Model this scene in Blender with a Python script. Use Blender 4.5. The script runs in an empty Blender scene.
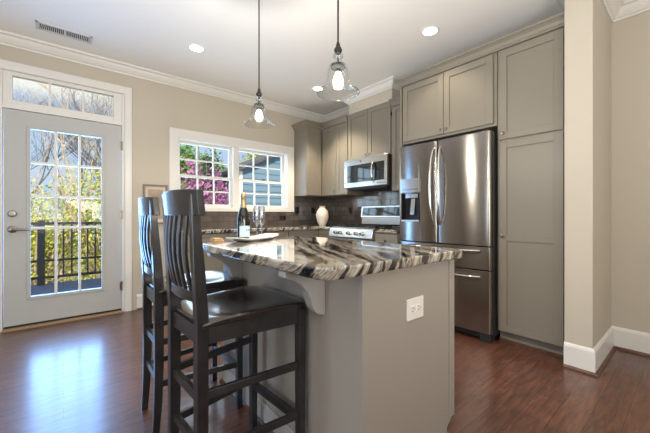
import bpy, bmesh, math, random
from math import sin, cos, pi, radians
from mathutils import Vector, Matrix

sc = bpy.context.scene
col = sc.collection
random.seed(7)

# ------------------------------------------------------------------ camera
F_PX = 313.918
cam_d = bpy.data.cameras.new('camera')
cam_d.sensor_width = 36.0
cam_d.lens = 36.0 * F_PX / 650.0
cam_d.shift_x = -1.427 / 650.0
cam_d.shift_y = -1.481 / 650.0
cam_d.clip_start = 0.02
cam = bpy.data.objects.new('camera', cam_d)
cam.location = (0, 0, 1.0777)
cam.rotation_euler = (radians(90), 0, radians(-39.9755))
col.objects.link(cam)
sc.camera = cam

# ------------------------------------------------------------------ view
sc.view_settings.view_transform = 'Standard'
sc.view_settings.look = 'None'
sc.view_settings.gamma = 1.0
sc.view_settings.exposure = 0.38
sc.cycles.max_bounces = 10
sc.cycles.transparent_max_bounces = 24
sc.cycles.sample_clamp_indirect = 6.0

# ------------------------------------------------------------------ world sky
world = bpy.data.worlds.new('sky')
sc.world = world
world.use_nodes = True
wn = world.node_tree
wn.nodes.clear()
w_out = wn.nodes.new('ShaderNodeOutputWorld')
w_bg = wn.nodes.new('ShaderNodeBackground')
w_tc = wn.nodes.new('ShaderNodeTexCoord')
w_sep = wn.nodes.new('ShaderNodeSeparateXYZ')
w_ramp = wn.nodes.new('ShaderNodeValToRGB')
w_ramp.color_ramp.elements[0].position = 0.0
w_ramp.color_ramp.elements[0].color = (0.46, 0.58, 0.70, 1)
w_ramp.color_ramp.elements[1].position = 0.9
w_ramp.color_ramp.elements[1].color = (0.45, 0.58, 0.75, 1)
for p_, c_ in ((0.20, (0.42, 0.56, 0.77, 1)), (0.262, (0.44, 0.58, 0.79, 1)), (0.285, (0.80, 0.80, 0.77, 1)), (0.5, (0.80, 0.80, 0.80, 1))):   # cloud bank above the tree tops
    e_ = w_ramp.color_ramp.elements.new(p_)
    e_.color = c_
wn.links.new(w_tc.outputs['Generated'], w_sep.inputs[0])
wn.links.new(w_sep.outputs['Z'], w_ramp.inputs[0])
wn.links.new(w_ramp.outputs[0], w_bg.inputs['Color'])
w_bg.inputs['Strength'].default_value = 0.95
wn.links.new(w_bg.outputs[0], w_out.inputs[0])


def light(name, kind, loc, power, color, size=None, size_y=None, target=None, **kw):
    d = bpy.data.lights.new(name, kind)
    d.energy = power
    d.color = color
    if kind == 'AREA':
        d.shape = 'RECTANGLE'
        d.size = size
        d.size_y = size_y or size
    for k, v in kw.items():
        setattr(d, k, v)
    o = bpy.data.objects.new(name, d)
    o.location = loc
    if target is not None:
        o.rotation_euler = (Vector(target) - Vector(loc)).to_track_quat('-Z', 'Y').to_euler()
    col.objects.link(o)
    return o


light('sun', 'SUN', (0, -10, 20), 4.6, (1.0, 0.93, 0.82), target=(3.5, 3, 6), angle=0.02)
# daylight entering through the glazed door and the kitchen window, then added fill lamps
light('door_daylight', 'AREA', (0.04, 4.36, 1.12), 38, (0.22, 0.48, 1.0), 0.62, 1.62, target=(0.04, 0, 1.0))
light('window_daylight', 'AREA', (1.87, 4.36, 1.6), 16, (0.60, 0.80, 1.0), 1.5, 0.82, target=(1.87, 0, 1.3))
light('rear_fill', 'AREA', (0.2, -3.2, 1.55), 30, (1.0, 0.965, 0.92), 3.4, 1.9, target=(0.9, 2, 1.25))  # added area lamp filling the front faces; the back wall has no window
light('side_fill', 'AREA', (-2.4, 0.0, 1.45), 10, (0.85, 0.93, 1.0), 0.6, 1.8, target=(2, 0.6, 1.25))  # added narrow side lamp for streaks on the steel; no window there
light('side_fill', 'AREA', (-2.4, 1.9, 0.9), 17, (0.78, 0.90, 1.0), 0.6, 1.5, target=(2, 1.7, 0.7))  # added low side lamp for the island's stool side; no window there
light('bounce_fill', 'AREA', (-0.9, -0.2, 1.2), 36, (1.0, 0.985, 0.955), 1.6, 1.6, target=(-0.7, 0.8, 5))  # added unseen area lamp aimed up to brighten the ceiling


light('bounce_fill', 'AREA', (0.6, -1.2, 1.2), 30, (1.0, 0.95, 0.87), 1.0, 0.8, target=(1.8, -0.2, 3.6))  # second added upward lamp, brightening the right of the ceiling


# ------------------------------------------------------------------ materials
def lin(c):
    out = []
    for v in c:
        v = v / 255.0
        out.append(v / 12.92 if v <= 0.04045 else ((v + 0.055) / 1.055) ** 2.4)
    return (out[0], out[1], out[2], 1.0)


def new_mat(name):
    m = bpy.data.materials.new(name)
    m.use_nodes = True
    nt = m.node_tree
    return m, nt, nt.nodes['Principled BSDF']


def mat(name, rgb, rough=0.5, metal=0.0, coat=0.0, bump=0.0, bump_scale=200.0, spec=0.5, vary=0.0, vary_scale=6.0, emit=None, emit_s=0.0, alpha=1.0):
    m, nt, b = new_mat(name)
    b.inputs['Base Color'].default_value = lin(rgb)
    b.inputs['Roughness'].default_value = rough
    b.inputs['Metallic'].default_value = metal
    b.inputs['Coat Weight'].default_value = coat
    b.inputs['Coat Roughness'].default_value = 0.08
    b.inputs['Specular IOR Level'].default_value = spec
    if emit:
        b.inputs['Emission Color'].default_value = lin(emit)
        b.inputs['Emission Strength'].default_value = emit_s
    tc = nt.nodes.new('ShaderNodeTexCoord')
    if bump:
        n = nt.nodes.new('ShaderNodeTexNoise')
        n.inputs['Scale'].default_value = bump_scale
        n.inputs['Detail'].default_value = 3
        bp = nt.nodes.new('ShaderNodeBump')
        bp.inputs['Strength'].default_value = bump
        bp.inputs['Distance'].default_value = 0.002
        nt.links.new(tc.outputs['Object'], n.inputs['Vector'])
        nt.links.new(n.outputs['Fac'], bp.inputs['Height'])
        nt.links.new(bp.outputs[0], b.inputs['Normal'])
    if vary:
        n = nt.nodes.new('ShaderNodeTexNoise')
        n.inputs['Scale'].default_value = vary_scale
        n.inputs['Detail'].default_value = 4
        r = nt.nodes.new('ShaderNodeValToRGB')
        a = [max(0, c * (1 - vary)) for c in rgb]
        z = [min(255, c * (1 + vary)) for c in rgb]
        r.color_ramp.elements[0].color = lin(a)
        r.color_ramp.elements[1].color = lin(z)
        r.color_ramp.elements[0].position = 0.3
        r.color_ramp.elements[1].position = 0.7
        nt.links.new(tc.outputs['Object'], n.inputs['Vector'])
        nt.links.new(n.outputs['Fac'], r.inputs[0])
        nt.links.new(r.outputs[0], b.inputs['Base Color'])
    return m


def glass_mat(name, tint=(1, 1, 1), ior=1.45, boost=0.0):
    m = bpy.data.materials.new(name)
    m.use_nodes = True
    nt = m.node_tree
    nt.nodes.clear()
    out = nt.nodes.new('ShaderNodeOutputMaterial')
    tr = nt.nodes.new('ShaderNodeBsdfTransparent')
    tr.inputs[0].default_value = (*tint, 1)
    gl = nt.nodes.new('ShaderNodeBsdfGlossy')
    gl.inputs['Roughness'].default_value = 0.02
    lw = nt.nodes.new('ShaderNodeLayerWeight')
    lw.inputs['Blend'].default_value = 0.5
    pw = nt.nodes.new('ShaderNodeMath')
    pw.operation = 'POWER'
    pw.inputs[1].default_value = 4.0
    ma = nt.nodes.new('ShaderNodeMath')
    ma.operation = 'MULTIPLY_ADD'
    ma.use_clamp = True
    ma.inputs[1].default_value = 0.6
    ma.inputs[2].default_value = 0.018 + boost
    mx = nt.nodes.new('ShaderNodeMixShader')
    nt.links.new(lw.outputs['Facing'], pw.inputs[0])
    nt.links.new(pw.outputs[0], ma.inputs[0])
    nt.links.new(ma.outputs[0], mx.inputs[0])
    nt.links.new(tr.outputs[0], mx.inputs[1])
    nt.links.new(gl.outputs[0], mx.inputs[2])
    nt.links.new(mx.outputs[0], out.inputs[0])
    return m


def brick_mat(name, c1, c2, mortar, bw, bh, msize, rough, axes, offset=0.5, bump=0.3, grain=None, coat=0.0, coat_rough=0.1, spec=0.5, coat_ior=1.5):
    """Planks or tiles laid in world metres; axes picks which two coordinates carry the pattern."""
    m, nt, b = new_mat(name)
    geo = nt.nodes.new('ShaderNodeNewGeometry')
    sep = nt.nodes.new('ShaderNodeSeparateXYZ')
    com = nt.nodes.new('ShaderNodeCombineXYZ')
    nt.links.new(geo.outputs['Position'], sep.inputs[0])
    if axes == 'WALLS':       # vertical walls either way round: run along x + y
        ad = nt.nodes.new('ShaderNodeMath')
        nt.links.new(sep.outputs['X'], ad.inputs[0])
        nt.links.new(sep.outputs['Y'], ad.inputs[1])
        nt.links.new(ad.outputs[0], com.inputs['X'])
        nt.links.new(sep.outputs['Z'], com.inputs['Y'])
    else:
        nt.links.new(sep.outputs[axes[0]], com.inputs['X'])
        nt.links.new(sep.outputs[axes[1]], com.inputs['Y'])
    br = nt.nodes.new('ShaderNodeTexBrick')
    br.offset = offset
    br.offset_frequency = 2
    br.inputs['Color1'].default_value = lin(c1)
    br.inputs['Color2'].default_value = lin(c2)
    br.inputs['Mortar'].default_value = lin(mortar)
    br.inputs['Scale'].default_value = 1.0
    br.inputs['Mortar Size'].default_value = msize
    br.inputs['Mortar Smooth'].default_value = 0.2
    br.inputs['Bias'].default_value = 0.0
    br.inputs['Brick Width'].default_value = bw
    br.inputs['Row Height'].default_value = bh
    nt.links.new(com.outputs[0], br.inputs['Vector'])
    color = br.outputs['Color']
    bp = nt.nodes.new('ShaderNodeBump')
    bp.inputs['Strength'].default_value = bump
    bp.inputs['Distance'].default_value = 0.003
    inv = nt.nodes.new('ShaderNodeMath')
    inv.operation = 'SUBTRACT'
    inv.inputs[0].default_value = 1.0
    nt.links.new(br.outputs['Fac'], inv.inputs[1])
    height = inv.outputs[0]
    if grain:
        mp = nt.nodes.new('ShaderNodeMapping')
        mp.inputs['Scale'].default_value = grain
        n = nt.nodes.new('ShaderNodeTexNoise')
        n.inputs['Scale'].default_value = 1.0
        n.inputs['Detail'].default_value = 6
        n.inputs['Roughness'].default_value = 0.65
        n.inputs['Distortion'].default_value = 0.6
        nt.links.new(com.outputs[0], mp.inputs[0])
        nt.links.new(mp.outputs[0], n.inputs['Vector'])
        r = nt.nodes.new('ShaderNodeValToRGB')
        r.color_ramp.elements[0].position = 0.3
        r.color_ramp.elements[0].color = (0.42, 0.40, 0.38, 1)
        r.color_ramp.elements[1].position = 0.72
        r.color_ramp.elements[1].color = (1.55, 1.5, 1.42, 1)
        nt.links.new(n.outputs['Fac'], r.inputs[0])
        mx = nt.nodes.new('ShaderNodeMix')
        mx.data_type = 'RGBA'
        mx.blend_type = 'MULTIPLY'
        mx.inputs[0].default_value = 1.0
        nt.links.new(color, mx.inputs[6])
        nt.links.new(r.outputs[0], mx.inputs[7])
        color = mx.outputs[2]
        # hand-scraped undulation across the boards
        n2 = nt.nodes.new('ShaderNodeTexNoise')
        n2.inputs['Scale'].default_value = 14.0
        n2.inputs['Detail'].default_value = 2
        nt.links.new(com.outputs[0], n2.inputs['Vector'])
        a2 = nt.nodes.new('ShaderNodeMath')
        a2.operation = 'MULTIPLY_ADD'
        a2.inputs[1].default_value = 0.8
        nt.links.new(n2.outputs['Fac'], a2.inputs[0])
        nt.links.new(height, a2.inputs[2])
        a3 = nt.nodes.new('ShaderNodeMath')
        a3.operation = 'MULTIPLY_ADD'
        a3.inputs[1].default_value = 0.5
        nt.links.new(n.outputs['Fac'], a3.inputs[0])
        nt.links.new(a2.outputs[0], a3.inputs[2])
        height = a3.outputs[0]
    nt.links.new(color, b.inputs['Base Color'])
    nt.links.new(height, bp.inputs['Height'])
    nt.links.new(bp.outputs[0], b.inputs['Normal'])
    b.inputs['Roughness'].default_value = rough
    b.inputs['Specular IOR Level'].default_value = spec
    b.inputs['Coat Weight'].default_value = coat
    b.inputs['Coat Roughness'].default_value = coat_rough
    b.inputs['Coat IOR'].default_value = coat_ior
    return m


def granite_mat(name):
    m, nt, b = new_mat(name)
    geo = nt.nodes.new('ShaderNodeNewGeometry')
    mp = nt.nodes.new('ShaderNodeMapping')
    mp.inputs['Rotation'].default_value = (radians(-38), 0, 0)      # veins dip through the slab
    mz = nt.nodes.new('ShaderNodeMapping')
    mz.inputs['Rotation'].default_value = (0, 0, radians(-62))
    nt.links.new(geo.outputs['Position'], mz.inputs[0])
    nt.links.new(mz.outputs[0], mp.inputs[0])
    nz = nt.nodes.new('ShaderNodeTexNoise')       # large swirl
    nz.inputs['Scale'].default_value = 2.2
    nz.inputs['Detail'].default_value = 3
    nt.links.new(mp.outputs[0], nz.inputs['Vector'])
    sub = nt.nodes.new('ShaderNodeVectorMath')
    sub.operation = 'SUBTRACT'
    sub.inputs[1].default_value = (0.5, 0.5, 0.5)
    nt.links.new(nz.outputs['Color'], sub.inputs[0])
    scl = nt.nodes.new('ShaderNodeVectorMath')
    scl.operation = 'SCALE'
    scl.inputs['Scale'].default_value = 0.20
    nt.links.new(sub.outputs[0], scl.inputs[0])
    add = nt.nodes.new('ShaderNodeVectorMath')
    nt.links.new(mp.outputs[0], add.inputs[0])
    nt.links.new(scl.outputs[0], add.inputs[1])
    st = nt.nodes.new('ShaderNodeMapping')
    st.inputs['Scale'].default_value = (2.2, 42.0, 7.0)
    nt.links.new(add.outputs[0], st.inputs[0])
    n1 = nt.nodes.new('ShaderNodeTexNoise')
    n1.inputs['Scale'].default_value = 1.0
    n1.inputs['Detail'].default_value = 7
    n1.inputs['Roughness'].default_value = 0.52
    nt.links.new(st.outputs[0], n1.inputs['Vector'])
    r = nt.nodes.new('ShaderNodeValToRGB')
    cr = r.color_ramp
    cr.elements[0].position = 0.38
    cr.elements[0].color = lin((26, 25, 26))
    cr.elements[1].position = 0.74
    cr.elements[1].color = lin((212, 202, 186))
    for p, c in ((0.445, (44, 42, 42)), (0.475, (120, 112, 102)), (0.515, (182, 168, 148)), (0.545, (92, 88, 85)), (0.59, (166, 160, 150))):
        e = cr.elements.new(p)
        e.color = lin(c)
    nt.links.new(n1.outputs['Fac'], r.inputs[0])
    nt.links.new(r.outputs[0], b.inputs['Base Color'])
    b.inputs['Roughness'].default_value = 0.06
    b.inputs['Specular IOR Level'].default_value = 0.75
    b.inputs['Coat Weight'].default_value = 0.6
    b.inputs['Coat Roughness'].default_value = 0.02
    return m


def steel_mat(name, rgb=(158, 153, 147), rough=0.2, aniso=0.85):
    m, nt, b = new_mat(name)
    b.inputs['Base Color'].default_value = lin(rgb)
    b.inputs['Metallic'].default_value = 1.0
    b.inputs['Roughness'].default_value = rough
    tc = nt.nodes.new('ShaderNodeTexCoord')
    mp = nt.nodes.new('ShaderNodeMapping')
    mp.inputs['Scale'].default_value = (3, 3, 420)
    n = nt.nodes.new('ShaderNodeTexNoise')
    n.inputs['Scale'].default_value = 1.0
    n.inputs['Detail'].default_value = 2
    bp = nt.nodes.new('ShaderNodeBump')
    bp.inputs['Strength'].default_value = 0.05
    bp.inputs['Distance'].default_value = 0.001
    nt.links.new(tc.outputs['Object'], mp.inputs[0])
    nt.links.new(mp.outputs[0], n.inputs['Vector'])
    nt.links.new(n.outputs['Fac'], bp.inputs['Height'])
    nt.links.new(bp.outputs[0], b.inputs['Normal'])
    if aniso:
        tg = nt.nodes.new('ShaderNodeTangent')
        tg.direction_type = 'RADIAL'
        tg.axis = 'Z'
        b.inputs['Anisotropic'].default_value = aniso
        b.inputs['Anisotropic Rotation'].default_value = 0.25
        nt.links.new(tg.outputs[0], b.inputs['Tangent'])
    return m


M = {}
M['wall'] = mat('wall_paint', (192, 184, 169), 0.6, bump=0.05, bump_scale=320, spec=0.3)
M['ceiling'] = mat('ceiling_paint', (240, 239, 236), 0.7, bump=0.04, bump_scale=260, spec=0.2)
M['trim'] = mat('white_trim_paint', (224, 222, 217), 0.35)
M['door'] = mat('door_paint', (180, 181, 179), 0.4)
M['floor'] = brick_mat('floor_planks', (98, 62, 48), (88, 54, 42), (46, 29, 22), 1.35, 0.127, 0.0018, 0.36, 'XY',
                       offset=0.37, bump=0.4, grain=(5.0, 40, 1), coat=0.42, coat_rough=0.17, spec=0.5, coat_ior=1.6)
M['shoe'] = mat('shoe_moulding_wood', (92, 62, 46), 0.4, vary=0.2, vary_scale=14)
M['cabinet'] = mat('cabinet_greige_paint', (126, 120, 108), 0.42, bump=0.03, bump_scale=150)
M['island'] = mat('island_paint', (163, 157, 148), 0.42, bump=0.03, bump_scale=150)
M['corbel'] = mat('corbel_paint', (176, 174, 170), 0.42)
M['toe'] = mat('toe_kick_paint', (132, 127, 118), 0.5)
M['painted_shadow'] = mat('duct_shadow_paint', (30, 28, 26), 0.8)
M['tile'] = brick_mat('backsplash_tile', (96, 87, 80), (80, 72, 67), (60, 55, 51), 0.152, 0.076, 0.0028, 0.12, 'WALLS', bump=0.5, coat=0.5, coat_rough=0.05)
M['granite'] = granite_mat('granite')
M['steel'] = steel_mat('brushed_steel')
M['steel_light'] = steel_mat('satin_steel', (222, 221, 218), 0.32, 0)
M['steel_mid'] = steel_mat('microwave_steel', (186, 184, 180), 0.25, 0.5)
M['chrome'] = mat('polished_steel', (205, 203, 198), 0.14, 1.0)
M['nickel'] = mat('satin_nickel', (150, 143, 132), 0.3, 1.0)
M['black_gloss'] = mat('black_glass', (14, 15, 17), 0.05, 0, coat=0.5)
M['black'] = mat('black_plastic', (20, 20, 21), 0.4)
M['iron'] = mat('cast_iron', (26, 26, 28), 0.55)
M['fridge_side'] = mat('fridge_side_grey', (44, 44, 46), 0.45)
M['stool'] = mat('black_stained_wood', (36, 36, 38), 0.34, coat=0.3, bump=0.06, bump_scale=60, vary=0.25, vary_scale=12)
M['stool_seat'] = mat('espresso_seat_wood', (36, 32, 31), 0.2, coat=0.5, vary=0.12, vary_scale=9)
M['bronze'] = mat('dark_bronze', (60, 57, 54), 0.35, 0.8)
M['cap'] = mat('dark_cap', (9, 9, 9), 0.8, spec=0.0)
M['pane'] = glass_mat('window_glass', (0.97, 0.985, 0.98), 1.4)
M['shade'] = glass_mat('clear_shade_glass', (0.95, 0.955, 0.95), 1.5, 0.05)
M['flute'] = glass_mat('flute_glass', (0.93, 0.94, 0.95), 1.5, 0.15)
def bulb_mat():
    m = bpy.data.materials.new('lit_bulb')
    m.use_nodes = True
    nt = m.node_tree
    nt.nodes.clear()
    out = nt.nodes.new('ShaderNodeOutputMaterial')
    mx = nt.nodes.new('ShaderNodeMixShader')
    tr = nt.nodes.new('ShaderNodeBsdfTransparent')
    em = nt.nodes.new('ShaderNodeEmission')
    em.inputs[0].default_value = lin((255, 234, 206))
    em.inputs[1].default_value = 16
    mx.inputs[0].default_value = 0.4
    nt.links.new(tr.outputs[0], mx.inputs[1])
    nt.links.new(em.outputs[0], mx.inputs[2])
    nt.links.new(mx.outputs[0], out.inputs[0])
    return m
M['bulb'] = bulb_mat()
M['can_lens'] = mat('lit_can_lens', (255, 246, 232), 0.4, emit=(255, 240, 218), emit_s=9)
M['white_plastic'] = mat('white_plastic', (236, 234, 229), 0.35)
M['slot'] = mat('socket_slot', (70, 68, 66), 0.5)
M['vent'] = mat('vent_paint', (214, 213, 210), 0.45)
M['bottle'] = mat('dark_green_glass', (12, 18, 14), 0.06, coat=0.6)
M['foil'] = mat('pale_gold_foil', (176, 160, 124), 0.38, 0.7)
M['label_paper'] = mat('pale_blue_paper', (178, 206, 216), 0.6)
M['platter'] = mat('white_ceramic', (226, 222, 214), 0.22, coat=0.3)
M['vase'] = mat('cream_ceramic', (226, 217, 203), 0.5)
M['cloth'] = mat('tan_cloth', (176, 146, 104), 0.85, bump=0.3, bump_scale=300)
M['frame'] = mat('taupe_frame', (128, 118, 108), 0.5)
M['mount'] = mat('cream_mount', (214, 200, 180), 0.8)
M['art'] = mat('washed_taupe_print', (168, 152, 136), 0.8, vary=0.2, vary_scale=5)
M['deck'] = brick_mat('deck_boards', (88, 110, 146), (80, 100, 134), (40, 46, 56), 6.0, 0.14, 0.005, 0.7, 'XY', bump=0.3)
M['rail'] = mat('black_railing_paint', (18, 18, 19), 0.45)
M['ground'] = mat('leaf_litter', (138, 124, 84), 0.95, vary=0.3, vary_scale=2)
M['bark'] = mat('grey_bark', (112, 102, 98), 0.9, vary=0.25, vary_scale=8)
M['bark_tan'] = mat('tan_bark', (196, 176, 150), 0.9, vary=0.2, vary_scale=8)
M['leaf_lime'] = mat('lime_leaves', (168, 170, 66), 0.6, vary=0.35, vary_scale=5)
M['leaf_green'] = mat('mid_green_leaves', (104, 142, 62), 0.6, vary=0.3, vary_scale=3)
M['leaf_dark'] = mat('dark_green_leaves', (64, 92, 54), 0.6, vary=0.3, vary_scale=3)
M['blossom'] = mat('pink_blossom', (184, 112, 166), 0.7, vary=0.18, vary_scale=4)
M['siding'] = mat('blue_grey_siding', (108, 134, 152), 0.65)
M['roof'] = mat('roof_shingle', (84, 84, 88), 0.85, vary=0.2, vary_scale=10)
M['soffit'] = mat('porch_soffit_paint', (240, 236, 226), 0.6)


# ------------------------------------------------------------------ mesh helpers
class MB:
    def __init__(self):
        self.bm = bmesh.new()

    def box(self, x0, x1, y0, y1, z0, z1):
        x0, x1 = sorted((x0, x1)); y0, y1 = sorted((y0, y1)); z0, z1 = sorted((z0, z1))
        v = [self.bm.verts.new(p) for p in ((x0, y0, z0), (x1, y0, z0), (x1, y1, z0), (x0, y1, z0),
                                            (x0, y0, z1), (x1, y0, z1), (x1, y1, z1), (x0, y1, z1))]
        for f in ((3, 2, 1, 0), (4, 5, 6, 7), (0, 1, 5, 4), (1, 2, 6, 5), (2, 3, 7, 6), (3, 0, 4, 7)):
            self.bm.faces.new([v[i] for i in f])
        return self

    def loft(self, rings, cap=True, close=True):
        vs = [[self.bm.verts.new(p) for p in r] for r in rings]
        n = len(vs[0])
        for a, b in zip(vs[:-1], vs[1:]):
            for i in range(n if close else n - 1):
                j = (i + 1) % n
                try:
                    self.bm.faces.new((a[i], a[j], b[j], b[i]))
                except ValueError:
                    pass
        if cap:
            for r, rev in ((vs[0], True), (vs[-1], False)):
                try:
                    self.bm.faces.new(list(reversed(r)) if rev else r)
                except ValueError:
                    pass
        return self

    def bar(self, pts, w, d, wa=(0, 1, 0), da=(1, 0, 0)):
        """rectangular bar through pts; section w along wa, d along da (w, d may be lists)"""
        wa, da = Vector(wa), Vector(da)
        rings = []
        for i, p in enumerate(pts):
            p = Vector(p)
            ww = w[i] if isinstance(w, (list, tuple)) else w
            dd = d[i] if isinstance(d, (list, tuple)) else d
            a, b = wa * ww / 2, da * dd / 2
            rings.append([p - a - b, p + a - b, p + a + b, p - a + b])
        return self.loft(rings)

    def tube(self, pts, r, n=10):
        pts = [Vector(p) for p in pts]
        rings = []
        up = None
        for i, p in enumerate(pts):
            t = (pts[min(i + 1, len(pts) - 1)] - pts[max(i - 1, 0)]).normalized()
            if up is None:
                up = Vector((0, 0, 1)) if abs(t.z) < 0.9 else Vector((1, 0, 0))
            a = t.cross(up).normalized()
            b = a.cross(t).normalized()
            up = b
            rr = r[i] if isinstance(r, (list, tuple)) else r
            rings.append([p + a * rr * cos(2 * pi * k / n) + b * rr * sin(2 * pi * k / n) for k in range(n)])
        return self.loft(rings)

    def lathe(self, prof, c=(0, 0, 0), n=32, cap=True, axis='Z'):
        rings = []
        for r, z in prof:
            ring = []
            for k in range(n):
                a = 2 * pi * k / n
                if axis == 'Z':
                    p = (c[0] + r * cos(a), c[1] + r * sin(a), c[2] + z)
                elif axis == 'X':
                    p = (c[0] + z, c[1] + r * cos(a), c[2] + r * sin(a))
                else:
                    p = (c[0] + r * cos(a), c[1] + z, c[2] + r * sin(a))
                ring.append(p)
            rings.append(ring)
        return self.loft(rings, cap=cap)

    def prism(self, poly, axis, a0, a1):
        """poly: 2-D outline in the two other axes, in xyz order"""
        def P(u, v, a):
            return (a, u, v) if axis == 'X' else (u, a, v) if axis == 'Y' else (u, v, a)
        return self.loft([[P(u, v, a0) for u, v in poly], [P(u, v, a1) for u, v in poly]])

    def sweep(self, prof, path):
        """prof: (out, z) pairs; path: list of (x, y, nx, ny) with the mitred outward offset direction"""
        return self.loft([[(x + nx * o, y + ny * o, z) for o, z in prof] for x, y, nx, ny in path])

    def build(self, name, m, parent=None, bev=0.0, smooth=False, seg=2, origin=None, solid=0.0, sub=0):
        bmesh.ops.recalc_face_normals(self.bm, faces=self.bm.faces)
        off = Vector((0, 0, 0))
        if parent is not None:
            off = Vector(parent.get('_o', (0, 0, 0)))
        elif origin is not None:
            off = Vector(origin)
        else:
            xs = [v.co for v in self.bm.verts]
            lo = [min(v[i] for v in xs) for i in range(3)]
            hi = [max(v[i] for v in xs) for i in range(3)]
            off = Vector(((lo[0] + hi[0]) / 2, (lo[1] + hi[1]) / 2, lo[2]))
        for v in self.bm.verts:
            v.co -= off
        me = bpy.data.meshes.new(name)
        self.bm.to_mesh(me)
        self.bm.free()
        me.materials.append(m)
        o = bpy.data.objects.new(name, me)
        col.objects.link(o)
        o['_o'] = tuple(off)
        if parent is not None:
            o.parent = parent
        else:
            o.location = off
        if smooth:
            for p in me.polygons:
                p.use_smooth = True
            me.set_sharp_from_angle(angle=radians(42))
        if solid:
            md = o.modifiers.new('solid', 'SOLIDIFY')
            md.thickness = solid
            md.offset = 0
        if bev:
            md = o.modifiers.new('bevel', 'BEVEL')
            md.width = bev
            md.segments = seg
            md.limit_method = 'ANGLE'
            md.angle_limit = radians(50)
        if sub:
            md = o.modifiers.new('sub', 'SUBSURF')
            md.levels = sub
            md.render_levels = sub
        return o


def tag(o, label=None, cat=None, group=None, kind=None):
    if label: o['label'] = label
    if cat: o['category'] = cat
    if group: o['group'] = group
    if kind: o['kind'] = kind
    return o


def thing(name, loc, label, cat, group=None):
    o = bpy.data.objects.new(name, None)
    o.empty_display_size = 0.05
    col.objects.link(o)
    o.location = loc
    o['_o'] = tuple(loc)
    return tag(o, label, cat, group)


def struct(o):
    o['kind'] = 'structure'
    return o


def copy_tree(o, parent=None):
    c = o.copy()
    col.objects.link(c)
    c.parent = parent
    for ch in list(o.children):
        copy_tree(ch, c)
    return c


def arc(cx, cy, r, a0, a1, n=6):
    return [(cx + r * cos(radians(a0 + (a1 - a0) * i / n)), cy + r * sin(radians(a0 + (a1 - a0) * i / n))) for i in range(n + 1)]


# ------------------------------------------------------------------ dimensions (metres; camera stands at x = y = 0)
D = 4.133          # kitchen-side face of the window wall
XB = 3.44          # face of the range wall
H = 2.743          # ceiling
XL, YB = -2.6, -3.4
WT = 0.14

# ================================================================== STRUCTURE
struct(MB().box(XL, XB + 0.12, YB, D + WT, -0.08, 0).build('floor', M['floor']))
struct(MB().box(XL, XB + 0.12, YB, D + WT, H, H + 0.12).build('ceiling', M['ceiling']))

# window wall with the door/transom and the window cut out
DX0, DX1, DZ1 = -0.475, 0.545, 2.445         # rough opening of door and transom
WX0, WX1, WZ0, WZ1 = 1.075, 2.675, 1.17, 2.035
b = MB()
b.box(XL, DX0, D, D + WT, 0, H)
b.box(DX0, DX1, D, D + WT, DZ1, H)
b.box(DX1, WX0, D, D + WT, 0, H)
b.box(WX0, WX1, D, D + WT, 0, WZ0)
b.box(WX0, WX1, D, D + WT, WZ1, H)
b.box(WX1, XB + 0.12, D, D + WT, 0, H)
struct(b.build('wall_far', M['wall']))
struct(MB().box(XB, XB + 0.12, YB, D, 0, H).build('wall_right', M['wall']))
struct(MB().box(XL - 0.12, XL, YB, D + WT, 0, H).build('wall_left', M['wall']))
struct(MB().box(XL, XB + 0.12, YB - 0.12, YB, 0, H).build('wall_back', M['wall']))
# end wall beside the pantry
CX, CY0, CY1 = 2.748, 0.470, 0.628
struct(MB().box(CX, XB, CY0, CY1, 0, H).build('wall_end', M['wall'], bev=0.004))
# duct chase above the microwave cabinet, boxed to the ceiling
struct(MB().box(3.115, XB, 2.452, 3.22, 2.502, H).build('wall_chase', M['wall']))

# ceiling crown
cr = [(0, -0.098), (0.012, -0.098), (0.016, -0.086), (0.03, -0.078), (0.052, -0.05), (0.066, -0.024), (0.088, -0.018), (0.092, 0), (0, 0)]
cr = [(o, H + z) for o, z in cr]
struct(MB().sweep(cr, [(XL, D, 0, -1), (XB, D, -1, -1), (XB, 3.22, -1, 1), (3.115, 3.22, -1, 1), (3.115, 2.452, -1, -1), (XB, 2.452, -1, -1),
                       (XB, CY1, -1, 1), (CX, CY1, -1, 1), (CX, CY0, -1, -1), (XB, CY0, -1, -1), (XB, YB, -1, 0)]).build('trim_1', M['trim']))

# baseboards and shoe mouldings
bb = [(0, 0), (0.016, 0), (0.016, 0.15), (0.011, 0.165), (0.006, 0.172), (0, 0.172)]
sh = [(0.016, 0), (0.034, 0), (0.033, 0.008), (0.026, 0.017), (0.016, 0.019)]
pth = [(CX, CY1, -1, 0), (CX, CY0, -1, -1), (XB, CY0, -1, -1), (XB, YB, -1, 0)]
struct(MB().sweep(bb, pth).build('baseboard_right', M['trim']))
struct(MB().sweep(sh, pth).build('trim_2', M['shoe']))
pth = [(0.640, D, 0, -1), (0.985, D, 0, -1)]
struct(MB().sweep(bb, pth).build('baseboard_far', M['trim']))
struct(MB().sweep(sh, pth).build('trim_3', M['shoe']))
pth = [(XL, D, 0, -1), (-0.575, D, 0, -1)]
struct(MB().sweep(bb, pth).build('baseboard_left', M['trim']))

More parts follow.
